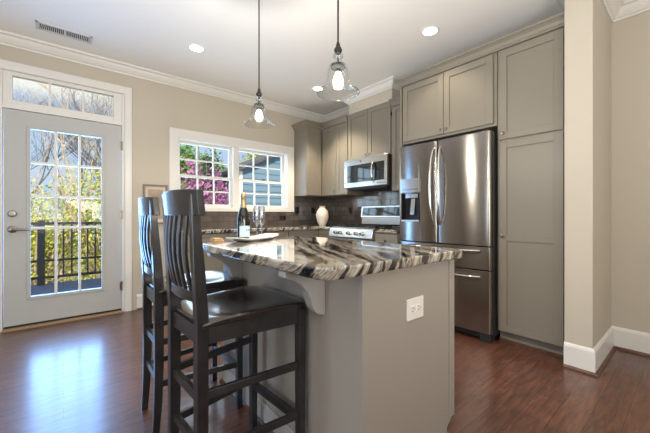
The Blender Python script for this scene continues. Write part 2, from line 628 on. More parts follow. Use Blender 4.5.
# door casing, transom frame
b = MB()
b.box(DX1 - 0.02, 0.592, D - 0.018, D + 0.0, 0, 2.505)
b.box(-0.565, DX0 + 0.02, D - 0.018, D, 0, 2.505)
b.box(-0.565, 0.592, D - 0.0175, D, 2.425, 2.505)
struct(b.build('trim_4', M['trim'], bev=0.004))
b = MB()                                            # jambs, header bar, transom sash
b.box(DX0, -0.430, D + 0.002, D + WT, 0, DZ1)
b.box(0.500, DX1, D + 0.002, D + WT, 0, DZ1)
b.box(-0.430, 0.500, D - 0.004, D + WT, 2.072, 2.112)
b.box(-0.430, 0.500, D + 0.002, D + WT, 2.425, DZ1)
b.box(-0.430, -0.366, D + 0.012, D + 0.07, 2.112, 2.425)
b.box(0.424, 0.500, D + 0.012, D + 0.07, 2.112, 2.425)
b.box(-0.366, 0.424, D + 0.012, D + 0.07, 2.112, 2.155)
b.box(-0.366, 0.424, D + 0.012, D + 0.07, 2.388, 2.425)
t = struct(b.build('window_2', M['trim'], bev=0.003, origin=(0, D, 2.1)))
b = MB()
for k in (1, 2):
    x = -0.366 + 0.79 * k / 3
    b.box(x - 0.009, x + 0.009, D + 0.028, D + 0.06, 2.155, 2.388)
b.build('muntin', M['trim'], t)
MB().box(-0.366, 0.424, D + 0.042, D + 0.046, 2.155, 2.388).build('glass_pane', M['pane'], t)

# the door
x0, x1, z0, z1 = -0.4234, 0.4939, 0.038, 2.066
gx0, gx1, gz0, gz1 = -0.243, 0.318, 0.292, 1.908
b = MB()
b.box(x0, gx0, D + 0.004, D + 0.048, z0, z1)
b.box(gx1, x1, D + 0.004, D + 0.048, z0, z1)
b.box(gx0, gx1, D + 0.004, D + 0.048, z0, gz0)
b.box(gx0, gx1, D + 0.004, D + 0.048, gz1, z1)
door = struct(b.build('door_1', M['door'], origin=(0, D, 0.0)))
b = MB()
e = 0.026
for (a0, a1, c0, c1) in ((gx0 - e, gx0 + 0.004, gz0 - e, gz1 + e), (gx1 - 0.004, gx1 + e, gz0 - e, gz1 + e),
                         (gx0, gx1, gz0 - e, gz0 + 0.004), (gx0, gx1, gz1 - 0.004, gz1 + e)):
    b.box(a0, a1, D - 0.006, D + 0.006, c0, c1)
b.build('glazing_bead', M['door'], door, bev=0.003)
b = MB()
for k in (1, 2):
    x = gx0 + (gx1 - gx0) * k / 3
    b.box(x - 0.011, x + 0.011, D + 0.006, D + 0.04, gz0, gz1)
for z in (1.585, 1.262, 0.950):
    b.box(gx0, gx1, D + 0.007, D + 0.039, z - 0.011, z + 0.011)
b.build('muntin_grid', M['trim'], door)
MB().box(gx0, gx1, D + 0.022, D + 0.026, gz0, gz1).build('glass_pane', M['pane'], door)
b = MB()
b.lathe([(0.0, 0.004), (0.033, 0.004), (0.033, -0.006), (0.026, -0.012), (0.012, -0.014), (0.011, -0.05), (0.0, -0.05)], (-0.365, D, 0.945), axis='Y')
b.tube([(-0.365, D - 0.045, 0.945), (-0.33, D - 0.052, 0.944), (-0.28, D - 0.052, 0.940), (-0.245, D - 0.047, 0.936)], [0.012, 0.011, 0.009, 0.006])
b.build('lever_handle', M['nickel'], door, smooth=True)
b = MB()
b.lathe([(0.0, 0.004), (0.031, 0.004), (0.031, -0.008), (0.024, -0.014), (0.0, -0.016)], (-0.365, D, 1.09), axis='Y')
b.box(-0.368, -0.362, D - 0.03, D - 0.012, 1.075, 1.105)
b.build('deadbolt', M['nickel'], door, bev=0.001)
for z in (1.845, 1.08, 0.29):
    b = MB()
    b.lathe([(0.0, -0.05), (0.007, -0.05), (0.007, 0.05), (0.0, 0.05)], (0.4985, D - 0.006, z), n=10)
    b.box(0.480, 0.4945, D - 0.002, D + 0.004, z - 0.045, z + 0.045)
    b.build('hinge', M['nickel'], door)
b = MB()
b.box(-0.43, 0.50, D - 0.05, D + WT, 0, 0.022)
struct(b.build('trim_5', mat('threshold_wood', (150, 126, 98), 0.4), bev=0.005))
MB().box(x0, x1, D + 0.002, D + 0.05, 0.024, 0.040).build('door_sweep', M['black'], door)

# the kitchen window
b = MB()
b.box(0.979, WX0 + 0.012, D - 0.02, D, 1.125, 2.140)
b.box(WX1 - 0.012, 2.787, D - 0.02, D, 1.125, 2.140)
b.box(WX0, WX1, D - 0.0195, D, WZ1 - 0.012, 2.140)
b.box(WX0, WX1, D - 0.0195, D, 1.125, WZ0 + 0.008)
struct(b.build('trim_6', M['trim'], bev=0.004))
b = MB()
b.box(WX0, WX0 + 0.018, D, D + WT, WZ0, WZ1)
b.box(WX1 - 0.018, WX1, D, D + WT, WZ0, WZ1)
b.box(WX0, WX1, D, D + WT, WZ0, WZ0 + 0.016)
b.box(WX0, WX1, D, D + WT, WZ1 - 0.016, WZ1)
b.box(1.800, 1.880, D + 0.01, D + WT, WZ0, WZ1)
win = struct(b.build('window_1', M['trim'], origin=(1.875, D, WZ0)))
for a0, a1 in ((WX0 + 0.018, 1.800), (1.880, WX1 - 0.018)):
    for c0, c1, yy in ((WZ0 + 0.016, 1.592, D + 0.060), (1.560, WZ1 - 0.016, D + 0.088)):
        b = MB()
        fw = 0.034
        b.box(a0, a0 + fw, yy, yy + 0.028, c0, c1)
        b.box(a1 - fw, a1, yy, yy + 0.028, c0, c1)
        b.box(a0 + fw, a1 - fw, yy, yy + 0.028, c0, c0 + fw)
        b.box(a0 + fw, a1 - fw, yy, yy + 0.028, c1 - fw, c1)
        s = b.build('window_sash', M['trim'], win, bev=0.002)
        b = MB()
        for k in (1, 2):
            x = a0 + fw + (a1 - a0 - 2 * fw) * k / 3
            b.box(x - 0.009, x + 0.009, yy + 0.004, yy + 0.024, c0 + fw, c1 - fw)
        zm = (c0 + c1) / 2
        b.box(a0 + fw, a1 - fw, yy + 0.005, yy + 0.023, zm - 0.009, zm + 0.009)
        b.build('muntin_grid', M['trim'], s)
        MB().box(a0 + fw, a1 - fw, yy + 0.012, yy + 0.015, c0 + fw, c1 - fw).build('glass_pane', M['pane'], s)
    b = MB()
    xm = (a0 + a1) / 2 + 0.02
    b.box(xm - 0.03, xm + 0.03, D + 0.058, D + 0.086, 1.592, 1.600)
    b.box(xm - 0.012, xm + 0.03, D + 0.060, D + 0.08, 1.600, 1.612)
    b.build('sash_lock', M['bronze'], win, bev=0.002)

# tiled splash-back
b = MB()
b.box(1.0, XB - 0.008, D - 0.010, D, 0.915, 1.125)
b.box(2.789, XB - 0.008, D - 0.010, D, 1.125, 1.376)
b.box(XB - 0.010, XB, 2.112, D, 0.915, 1.376)
b.box(XB - 0.010, XB, 2.455, 3.218, 1.376, 1.45)
struct(b.build('trim_7', M['tile']))


# ================================================================== CABINETS
def shaker(b, face, p, a0, a1, z0, z1, rail=0.058, th=0.02, mid=None, back=0):
    """one shaker front with its outer face at p. face 'X': looks to -x, spans a along y; 'Y': looks to -y, spans a along x"""
    def bx(u0, u1, w0, w1, d0):
        if face == 'X':
            b.box(p + d0, p + th, u0, u1, w0, w1)
        else:
            b.box(u0, u1, p + d0, p + th, w0, w1)
    bx(a0, a0 + rail, z0, z1, 0)
    bx(a1 - rail, a1, z0, z1, 0)
    bx(a0 + rail, a1 - rail, z0, z0 + rail, 0)
    bx(a0 + rail, a1 - rail, z1 - rail, z1, 0)
    bx(a0 + rail, a1 - rail, z0 + rail, z1 - rail, 0.009)
    if mid is not None:
        bx(a0 + rail, a1 - rail, mid - rail / 2, mid + rail / 2, 0)
    return b


def knob(parent, face, p, a, z, r=0.014):
    b = MB()
    prof = [(0.0, 0.001), (0.007, 0.001), (0.006, -0.010), (r * 0.9, -0.014), (r, -0.020), (r * 0.8, -0.026), (0.0, -0.028)]
    if face == 'X':
        b.lathe(prof, (p, a, z), n=14, axis='X')
    else:
        b.lathe(prof, (a, p, z), n=14, axis='Y')
    return b.build('knob', M['nickel'], parent, smooth=True)


CP = [(0, -0.002), (0.012, -0.002), (0.014, 0.012), (0.020, 0.018), (0.032, 0.040), (0.048, 0.058), (0.056, 0.062), (0.060, 0.078), (0, 0.078)]


def crown(parent, path, z):
    return MB().sweep([(o, z + h) for o, h in CP], path).build('crown_moulding', M['cabinet'], parent)


FX, FY = 3.09, 3.80          # faces of the upper cabinets on the two walls
# upper cabinet on the window wall
t = thing('wall_cabinet', (2.95, 3.95, 1.372), 'greige upper cabinet on the window wall, its plain side turned to the window', 'cabinet', 'upper cabinets')
MB().box(2.80, 3.088, FY + 0.02, D, 1.372, 2.412).build('carcass', M['cabinet'], t, bev=0.002)
d = shaker(MB(), 'Y', FY, 2.806, 3.080, 1.380, 2.400).build('door', M['cabinet'], t, bev=0.0015)
crown(t, [(2.80, D, -1, 0), (2.80, FY + 0.01, -1, -1), (3.088 - 0.0, FY + 0.01, 0, -1)], 2.410)
# corner upper on the range wall
t = thing('wall_cabinet', (3.25, 3.5, 1.372), 'greige corner upper cabinet above the white vase, left of the microwave', 'cabinet', 'upper cabinets')
MB().box(FX + 0.02, XB - 0.003, 3.222, FY + 0.018, 1.372, 2.412).build('carcass', M['cabinet'], t, bev=0.002)
MB().box(FX + 0.02, XB - 0.003, FY + 0.018, D, 1.372, 2.412).build('corner_panel', M['cabinet'], t)
for a0, a1, kn in ((3.470, 3.776, 3.50), (3.226, 3.464, None)):
    d = shaker(MB(), 'X', FX, a0, a1, 1.380, 2.400).build('door', M['cabinet'], t, bev=0.0015)
    if kn: knob(d, 'X', FX, kn, 1.445)
crown(t, [(FX + 0.01, FY - 0.056, -1, 0), (FX + 0.01, 3.224, -1, 0)], 2.410)
# cabinet over the microwave
t = thing('wall_cabinet', (3.25, 2.83, 1.83), 'tall greige double-door cabinet directly above the microwave', 'cabinet', 'upper cabinets')
MB().box(FX + 0.02, XB - 0.003, 2.452, 3.218, 1.835, 2.498).build('carcass', M['cabinet'], t, bev=0.002)
for a0, a1, kn in ((2.458, 2.832, 2.80), (2.838, 3.212, 2.868)):
    d = shaker(MB(), 'X', FX, a0, a1, 1.845, 2.480).build('door', M['cabinet'], t, bev=0.0015)
    knob(d, 'X', FX, kn, 1.885)
# narrow cabinet right of microwave
t = thing('wall_cabinet', (3.25, 2.27, 1.38), 'narrow greige upper cabinet squeezed between the microwave and refrigerator enclosure', 'cabinet', 'upper cabinets')
MB().box(FX + 0.02, XB - 0.003, 2.112, 2.446, 1.372, 2.412).build('carcass', M['cabinet'], t, bev=0.002)
d = shaker(MB(), 'X', FX, 2.118, 2.436, 1.380, 2.400).build('door', M['cabinet'], t, bev=0.0015)
knob(d, 'X', FX, 2.15, 1.42)
crown(t, [(FX + 0.01, 2.446, -1, 0), (FX + 0.01, 2.112, -1, 0)], 2.410)
b = MB(); b.box(FX - 0.012, FX + 0.02, 2.438, 2.450, 2.30, 2.345); b.build('hinge', M['bronze'], t)

# over-fridge cabinet and its tall side panel
PX = 2.82
t = thing('fridge_cabinet', (3.1, 1.6, 1.84), 'wide greige double-door cabinet above the steel refrigerator', 'cabinet', 'tall cabinets')
MB().box(PX + 0.02, XB - 0.003, 1.118, 2.088, 1.842, 2.475).build('carcass', M['cabinet'], t, bev=0.002)
for a0, a1, kn in ((1.146, 1.600, 1.572), (1.606, 2.074, 1.634)):
    d = shaker(MB(), 'X', PX, a0, a1, 1.866, 2.455).build('door', M['cabinet'], t, bev=0.0015)
    knob(d, 'X', PX, kn, 1.908)
MB().box(PX - 0.0, XB - 0.003, 2.090, 2.110, 0, 2.475).build('side_panel', M['cabinet'], t)
crown(t, [(3.01, 2.110, 0, 1), (PX + 0.008, 2.110, -1, 1), (PX + 0.008, 1.116, -1, 0)], 2.470)
# pantry
t = thing('pantry_cabinet', (3.1, 0.87, 0), 'tall greige pantry cabinet with two stacked doors beside the refrigerator', 'cabinet', 'tall cabinets')
MB().box(PX + 0.02, XB - 0.003, 0.634, 1.114, 0.10, 2.475).build('carcass', M['cabinet'], t, bev=0.002)
d = shaker(MB(), 'X', PX, 0.650, 1.094, 1.712, 2.455).build('door', M['cabinet'], t, bev=0.0015)
knob(d, 'X', PX, 1.067, 1.762)
d = shaker(MB(), 'X', PX, 0.650, 1.094, 0.105, 1.694, mid=0.89).build('door', M['cabinet'], t, bev=0.0015)
knob(d, 'X', PX, 1.067, 0.905)
MB().box(PX + 0.075, XB - 0.003, 0.634, 1.114, 0, 0.10).build('toe_kick', M['toe'], t)
MB().box(PX + 0.060, PX + 0.075, 0.634, 1.114, 0, 0.018).build('shoe_moulding', M['shoe'], t)
crown(t, [(PX + 0.008, 1.116, -1, 0), (PX + 0.008, 0.634, -1, 0)], 2.470)

# base cabinets
BY = 3.50
spans = [(1.0, 1.46, 'greige base cabinet at the free end of the window counter', 1), (1.464, 2.28, 'greige sink base cabinet under the middle of the window', 2),
         (2.284, 2.794, 'greige base cabinet below the window counter, next to the range corner', 1)]
for x0, x1, lab, nd in spans:
    t = thing('base_cabinet', ((x0 + x1) / 2, 3.8, 0), lab, 'cabinet', 'base cabinets')
    MB().box(x0, x1, BY + 0.02, D - 0.002, 0.10, 0.873).build('carcass', M['cabinet'], t, bev=0.002)
    MB().box(x0, x1, BY + 0.085, D - 0.002, 0, 0.10).build('toe_kick', M['toe'], t)
    w = (x1 - x0) / nd
    for k in range(nd):
        d = shaker(MB(), 'Y', BY, x0 + k * w + 0.006, x0 + (k + 1) * w - 0.006, 0.115, 0.69).build('door', M['cabinet'], t, bev=0.0015)
        knob(d, 'Y', BY, x0 + (k + 0.5) * w + (0.4 if k == 0 else -0.4) * w * 0.9, 0.65)
        d = shaker(MB(), 'Y', BY, x0 + k * w + 0.006, x0 + (k + 1) * w - 0.006, 0.70, 0.862, rail=0.035).build('drawer', M['cabinet'], t, bev=0.0015)
        knob(d, 'Y', BY, x0 + (k + 0.5) * w, 0.785)
t = thing('base_cabinet', (3.1, 3.7, 0), 'greige corner base cabinet under the white vase, left of the range', 'cabinet', 'base cabinets')
MB().box(2.80, XB - 0.002, 3.224, D - 0.002, 0.10, 0.873).build('carcass', M['cabinet'], t, bev=0.002)
MB().box(2.87, XB - 0.002, 3.224, D - 0.002, 0, 0.10).build('toe_kick', M['toe'], t)
shaker(MB(), 'X', 2.78, 3.230, 3.490, 0.115, 0.862, rail=0.045).build('door', M['cabinet'], t, bev=0.0015)
t = thing('base_cabinet', (3.1, 2.28, 0), 'narrow greige drawer base between the range and the refrigerator', 'cabinet', 'base cabinets')
MB().box(2.80, XB - 0.002, 2.112, 2.448, 0.10, 0.873).build('carcass', M['cabinet'], t, bev=0.002)
MB().box(2.87, XB - 0.002, 2.112, 2.448, 0, 0.10).build('toe_kick', M['toe'], t)
d = MB().box(2.78, 2.80, 2.118, 2.442, 0.70, 0.862).build('drawer', M['cabinet'], t, bev=0.002)
knob(d, 'X', 2.78, 2.28, 0.785)
d = shaker(MB(), 'X', 2.78, 2.118, 2.442, 0.115, 0.69).build('door', M['cabinet'], t, bev=0.0015)
knob(d, 'X', 2.78, 2.16, 0.65)

# worktops along the walls
tag(MB().prism([(0.985, 3.47), (2.765, 3.47), (2.765, 3.222), (XB - 0.011, 3.222), (XB - 0.011, D - 0.011), (0.985, D - 0.011)], 'Z', 0.875, 0.915)
    .build('countertop', M['granite'], bev=0.008), 'L-shaped dark granite worktop along the window wall and corner', 'countertop')
tag(MB().box(2.765, XB - 0.011, 2.112, 2.449, 0.875, 0.915).build('countertop', M['granite'], bev=0.008),
    'short granite worktop between the range and the refrigerator', 'countertop')

# ================================================================== APPLIANCES
# refrigerator: front at x = 2.72
t = thing('refrigerator', (3.05, 1.6, 0), 'stainless steel french-door refrigerator with water dispenser in its left door', 'refrigerator')
fy0, fy1, fm = 1.126, 2.056, 1.612
MB().box(2.80, 3.36, fy0, fy1, 0.045, 1.775).build('cabinet_body', M['fridge_side'], t, bev=0.006)


def bowed(a0, a1, z0, z1, front, back, bow, r=0.016, n=14, hole=None):
    """door slab bowed in plan, rounded long edges"""
    pts = []
    for k in range(n + 1):
        u = k / n
        y = a0 + (a1 - a0) * u
        x = front - bow * (1 - (2 * u - 1) ** 2)
        edge = min(u, 1 - u) * (a1 - a0)
        if edge < r:
            x += r - math.sqrt(max(0, r * r - (r - edge) ** 2))
        pts.append((x, y))
    return pts


def fridge_front(name, a0, a1, z0, z1, front=2.728, bow=0.012):
    us = [0, 0.004, 0.010, 0.018, 0.03, 0.05] + [0.05 + 0.9 * k / 16 for k in range(1, 16)] + [0.95, 0.97, 0.982, 0.990, 0.996, 1]
    pl = []
    w = a1 - a0
    r = 0.018
    for u in us:
        x = front - bow * (1 - (2 * u - 1) ** 2)
        e_ = min(u, 1 - u) * w
        if e_ < r:
            x += r - math.sqrt(max(0, r * r - (r - e_) ** 2))
        pl.append((x, a0 + w * u))
    poly = pl + [(2.797, a1), (2.797, a0)]
    return MB().prism(poly, 'Z', z0, z1)


right = fridge_front('door', fy0, fm - 0.003, 0.815, 1.785).build('door', M['steel'], t, smooth=False, bev=0.002)
# left door with a dispenser opening
dy0, dy1, dz0, dz1 = 1.800, 2.012, 1.010, 1.300
b = fridge_front('door', fm + 0.003, fy1, 0.815, 1.785)
left = b.build('door', M['steel'], t, bev=0.002)
cut = MB().box(2.60, 2.785, dy0, dy1, dz0, dz1).build('cutter', M['steel'])
md = left.modifiers.new('opening', 'BOOLEAN')
md.object = cut
md.operation = 'DIFFERENCE'
md.solver = 'EXACT'
bpy.context.view_layer.update()
dg = bpy.context.evaluated_depsgraph_get()
me2 = bpy.data.meshes.new_from_object(left.evaluated_get(dg))
left.modifiers.clear()
left.data = me2
bpy.data.objects.remove(cut)
for o_ in (left, right):
    for p in o_.data.polygons:
        p.use_smooth = abs(p.normal.z) < 0.5
for o_ in (left, right):
    md = o_.modifiers.new('wn', 'WEIGHTED_NORMAL'); md.keep_sharp = True
b = MB()
b.box(2.775, 2.790, dy0, dy1, dz0, dz1)
b.box(2.712, 2.79, dy0, dy0 + 0.004, dz0, dz1)
b.box(2.712, 2.79, dy1 - 0.004, dy1, dz0, dz1)
b.box(2.712, 2.79, dy0, dy1, dz1 - 0.004, dz1)
disp = b.build('dispenser_recess', M['black'], t)
b = MB()
b.box(2.735, 2.775, dy0 + 0.03, dy1 - 0.03, dz1 - 0.05, dz1 - 0.004)
b.bar([(2.770, 1.906, dz1 - 0.05), (2.750, 1.906, dz0 + 0.07)], 0.05, 0.012)
b.build('dispenser_paddle', M['chrome'], disp, bev=0.003)
MB().box(2.706, 2.775, dy0, dy1, dz0, dz0 + 0.018).build('drip_tray', M['steel_light'], disp, bev=0.003)
MB().box(2.702, 2.726, dy0 - 0.004, dy1 + 0.004, dz1 + 0.006, 1.448).build('control_panel', M['chrome'], t, bev=0.003)
b = MB()
for k in range(5):
    b.box(2.7005, 2.703, dy0 + 0.018 + k * 0.038, dy0 + 0.038 + k * 0.038, 1.335, 1.341)
b.build('control_mark', M['slot'], t)
up = fridge_front('drawer', fy0, fy1, 0.612, 0.805).build('drawer', M['steel'], t, bev=0.002)
lo = fridge_front('drawer', fy0, fy1, 0.075, 0.602).build('drawer', M['steel'], t, bev=0.002)
for o_ in (up, lo):
    for p in o_.data.polygons:
        p.use_smooth = abs(p.normal.z) < 0.5
    md = o_.modifiers.new('wn', 'WEIGHTED_NORMAL'); md.keep_sharp = True
for yy, par in ((fm + 0.046, left), (fm - 0.046, right)):
    s_ = 1 if yy > fm else -1
    b = MB()
    pts = []
    for k in range(17):
        u = k / 16
        bowx = 0.050 * (1 - (2 * u - 1) ** 4)
        pts.append((2.722 - bowx, yy + s_ * 0.012 * (1 - (2 * u - 1) ** 2) - s_ * 0.012, 0.985 + 0.735 * u))
    b.tube(pts, [0.009 + 0.004 * (1 - abs(2 * k / 16 - 1)) for k in range(17)], 10)
    b.build('handle', M['chrome'], par, smooth=True)
for zz, par in ((0.770, up), (0.548, lo)):
    b = MB()
    pts = [(2.720 - 0.048 * (1 - (2 * k / 16 - 1) ** 6), fy0 + 0.085 + (fy1 - fy0 - 0.17) * k / 16, zz) for k in range(17)]
    b.tube(pts, 0.011, 10)
    b.build('handle', M['chrome'], par, smooth=True)
MB().box(2.7268, 2.7305, 1.20, 1.29, 1.700, 1.708).build('emblem', M['slot'], t)
for yy in (fy0 + 0.05, fy1 - 0.05):
    MB().box(2.735, 2.84, yy - 0.03, yy + 0.03, 1.776, 1.797).build('hinge_cover', M['black'], t, bev=0.004)
    MB().box(2.742, 2.83, yy - 0.045, yy + 0.045, 0.0, 0.075).build('foot', M['fridge_side'], t, bev=0.006)
MB().box(2.76, 2.80, fy0 + 0.09, fy1 - 0.09, 0.02, 0.072).build('base_grille', M['black'], t)

# range
t = thing('range', (3.1, 2.836, 0), 'stainless steel gas range with five knobs and tall back panel', 'range')
ry0, ry1 = 2.453, 3.219
MB().box(2.80, 3.405, ry0, ry1, 0.09, 0.905).build('body', M['steel'], t, bev=0.003)
MB().box(2.83, 3.38, ry0 + 0.01, ry1 - 0.01, 0.0, 0.09).build('plinth', M['black'], t)
b = MB().prism([(2.80, 0.785), (2.755, 0.785), (2.740, 0.80), (2.762, 0.905), (2.80, 0.915)], 'Y', ry0, ry1)
cp = b.build('control_panel', M['steel_light'], t, bev=0.004)
for yy in (2.61, 2.71, 2.845, 2.995, 3.085):
    b = MB()
    b.lathe([(0.0, 0.012), (0.026, 0.012), (0.026, -0.002), (0.020, -0.006), (0.019, -0.032), (0.015, -0.036), (0.0, -0.036)], (2.748, yy, 0.852), n=18, axis='X')
    b.box(2.708, 2.716, yy - 0.0035, yy + 0.0035, 0.836, 0.870)
    b.build('knob', M['chrome'], cp, bev=0.001)
MB().box(2.80, 3.37, ry0, ry1, 0.905, 0.922).build('cooktop', M['steel'], t, bev=0.004)
for k in range(3):
    g0 = ry0 + 0.012 + k * 0.2475
    g1 = g0 + 0.243
    b = MB()
    for yy in (g0 + 0.006, (g0 + g1) / 2, g1 - 0.006):
        b.box(2.83, 3.33, yy - 0.006, yy + 0.006, 0.936, 0.952)
    for xx in (2.836, 2.96, 3.08, 3.20, 3.324):
        b.box(xx - 0.006, xx + 0.006, g0, g1, 0.936, 0.952)
    for xx in (2.836, 3.324):
        for yy in (g0 + 0.006, g1 - 0.006):
            b.box(xx - 0.007, xx + 0.007, yy - 0.007, yy + 0.007, 0.921, 0.938)
    b.build('grate', M['iron'], t)
for xx in (2.955, 3.205):
    for yy in (2.58, 3.09):
        MB().lathe([(0, 0), (0.05, 0), (0.05, 0.008), (0.035, 0.014), (0, 0.014)], (xx, yy, 0.921), n=20).build('burner', M['iron'], t)
b = MB()
b.box(3.375, 3.428, ry0 + 0.005, ry1 - 0.005, 0.905, 1.045)
b.prism([(3.352, 1.045), (3.428, 1.045), (3.428, 1.205), (3.372, 1.205)], 'Y', ry0 + 0.005, ry1 - 0.005)
bg = b.build('backguard', M['steel_light'], t, bev=0.004)
b = MB().prism([(3.3535, 1.065), (3.357, 1.065), (3.372, 1.186), (3.3685, 1.186)], 'Y', ry0 + 0.03, ry1 - 0.03)
b.build('display', M['black_gloss'], bg)
dr = MB().box(2.762, 2.80, ry0 + 0.004, ry1 - 0.004, 0.27, 0.775).build('oven_door', M['steel'], t, bev=0.004)
MB().box(2.759, 2.763, ry0 + 0.12, ry1 - 0.12, 0.36, 0.64).build('oven_window', M['black_gloss'], dr)
MB().tube([(2.762, ry0 + 0.05, 0.725), (2.715, ry0 + 0.05, 0.73), (2.715, ry1 - 0.05, 0.73), (2.762, ry1 - 0.05, 0.725)], 0.012).build('handle', M['chrome'], dr, smooth=True)
MB().box(2.762, 2.80, ry0 + 0.004, ry1 - 0.004, 0.095, 0.26).build('drawer', M['steel'], t, bev=0.004)

# microwave
t = thing('microwave', (3.2, 2.83, 1.44), 'stainless over-range microwave with dark glass door and vertical handle', 'microwave')
MB().box(3.045, XB - 0.012, 2.456, 3.214, 1.440, 1.832).build('body', M['fridge_side'], t, bev=0.004)
mz0, mz1 = 1.452, 1.832
mx = 3.02
b = MB()
b.box(mx, mx + 0.025, 2.456, 3.214, 1.748, mz1)
b.box(mx, mx + 0.025, 2.456, 3.214, mz0, 1.518)
b.box(mx, mx + 0.025, 3.150, 3.214, 1.518, 1.748)
b.box(mx, mx + 0.025, 2.456, 2.500, 1.518, 1.748)
b.build('front_frame', M['steel_mid'], t, bev=0.003)
MB().box(mx + 0.004, mx + 0.025, 2.500, 3.150, 1.518, 1.748).build('door_glass', M['black_gloss'], t)
b = MB()
pts = [(mx + 0.002 - 0.038 * (1 - (2 * k / 12 - 1) ** 4), 2.672, 1.505 + 0.255 * k / 12) for k in range(13)]
b.tube(pts, 0.011, 10)
b.build('handle', M['chrome'], t, smooth=True)
b = MB()
for k in range(4):
    b.box(mx - 0.0015, mx + 0.001, 2.49 + k * 0.034, 2.51 + k * 0.034, 1.478, 1.490)
b.build('button', M['slot'], t)
MB().lathe([(0, 0), (0.014, 0), (0.014, -0.003), (0, -0.003)], (mx, 2.90, 1.788), n=20, axis='X').build('emblem', M['slot'], t)
MB().box(3.06, XB - 0.03, 2.50, 3.17, 1.425, 1.440).build('vent_panel', M['iron'], t)

# ================================================================== ISLAND
IX0, IX1, IY0, IY1 = 0.800, 1.416, 0.755, 2.000
t = thing('kitchen_island', (1.1, 1.38, 0), 'greige kitchen island with plain end panel, corbels and a white outlet', 'island')
b = MB()
b.box(IX0, IX1 - 0.020, IY0 + 0.02, IY1, 0.10, 0.874)
b.box(IX0, IX1 - 0.075, IY0 + 0.02, IY1, 0.0, 0.10)
b.build('body', M['island'], t)
b = MB()                                    # end panel, notched at the toe space
b.prism([(IX0 - 0.004, 0), (IX1 - 0.055, 0), (IX1 - 0.055, 0.095), (IX1, 0.135), (IX1, 0.874), (IX0 - 0.004, 0.874)], 'Y', IY0, IY0 + 0.02)
b.build('end_panel', M['island'], t)
b = MB()
b.box(IX1 - 0.042, IX1 + 0.002, IY0 - 0.006, IY0 + 0.02, 0.135, 0.873)
b.build('corner_stile', M['island'], t, bev=0.001)
n = 3
w = (IY1 - IY0 - 0.04) / n
for k in range(n):
    a0 = IY0 + 0.022 + k * w
    b = MB()
    for q0, q1 in ((a0 + 0.004, a0 + 0.062), (a0 + w - 0.062, a0 + w - 0.004)):
        b.box(IX1 - 0.02, IX1, q0, q1, 0.115, 0.862)
    b.box(IX1 - 0.02, IX1, a0 + 0.062, a0 + w - 0.062, 0.115, 0.173)
    b.box(IX1 - 0.02, IX1, a0 + 0.062, a0 + w - 0.062, 0.804, 0.862)
    b.box(IX1 - 0.02, IX1 - 0.009, a0 + 0.062, a0 + w - 0.062, 0.173, 0.804)
    b.build('door', M['island'], t)
MB().sweep([(0, 0), (0.012, 0), (0.012, 0.10), (0.008, 0.108), (0, 0.108)], [(IX0, IY1, -1, 0), (IX0, IY0 + 0.022, -1, 0)]).build('base_moulding', M['corbel'], t)
MB().sweep([(0.012, 0), (0.028, 0), (0.026, 0.010), (0.012, 0.018)], [(IX0, IY1, -1, 0), (IX0, IY0 + 0.022, -1, 0)]).build('shoe_moulding', M['shoe'], t)
prof = [(IX0, 0.873), (0.612, 0.873), (0.612, 0.850), (0.632, 0.842), (0.655, 0.834), (0.680, 0.818), (0.700, 0.800), (0.715, 0.782),
        (0.726, 0.758), (0.734, 0.733), (0.742, 0.715), (0.750, 0.702), (0.762, 0.692), (0.775, 0.686), (IX0, 0.680)]
for yy in (0.985, 1.735):
    MB().prism(prof, 'Y', yy - 0.024, yy + 0.024).build('corbel', M['corbel'], t, bev=0.003)
op = MB().box(1.047, 1.162, IY0 - 0.006, IY0, 0.652, 0.740).build('outlet_plate', M['white_plastic'], t, bev=0.003)
op['label'] = 'white outlet plate'
for xx in (1.085, 1.124):
    b = MB()
    b.box(xx - 0.016, xx + 0.016, IY0 - 0.0085, IY0 - 0.005, 0.682, 0.710)
    s = b.build('socket', M['white_plastic'], op, bev=0.003)
    b = MB()
    b.box(xx - 0.009, xx + 0.001, IY0 - 0.0092, IY0 - 0.008, 0.702, 0.7045)
    b.box(xx - 0.009, xx + 0.001, IY0 - 0.0092, IY0 - 0.008, 0.688, 0.6905)
    b.box(xx + 0.007, xx + 0.011, IY0 - 0.0092, IY0 - 0.008, 0.694, 0.698)
    b.build('slot', M['slot'], op)

TX0, TX1, TY0, TY1 = 0.598, 1.452, 0.716, 2.030
poly = arc(TX0 + 0.06, TY0 + 0.06, 0.06, 180, 270) + arc(TX1 - 0.03, TY0 + 0.03, 0.03, 270, 360) + arc(TX1 - 0.03, TY1 - 0.03, 0.03, 0, 90) + arc(TX0 + 0.05, TY1 - 0.05, 0.05, 90, 180)
tag(MB().prism(poly, 'Z', 0.875, 0.915).build('island_countertop', M['granite'], bev=0.010, seg=3),
    'polished granite slab with black and cream streaks on the island', 'countertop')

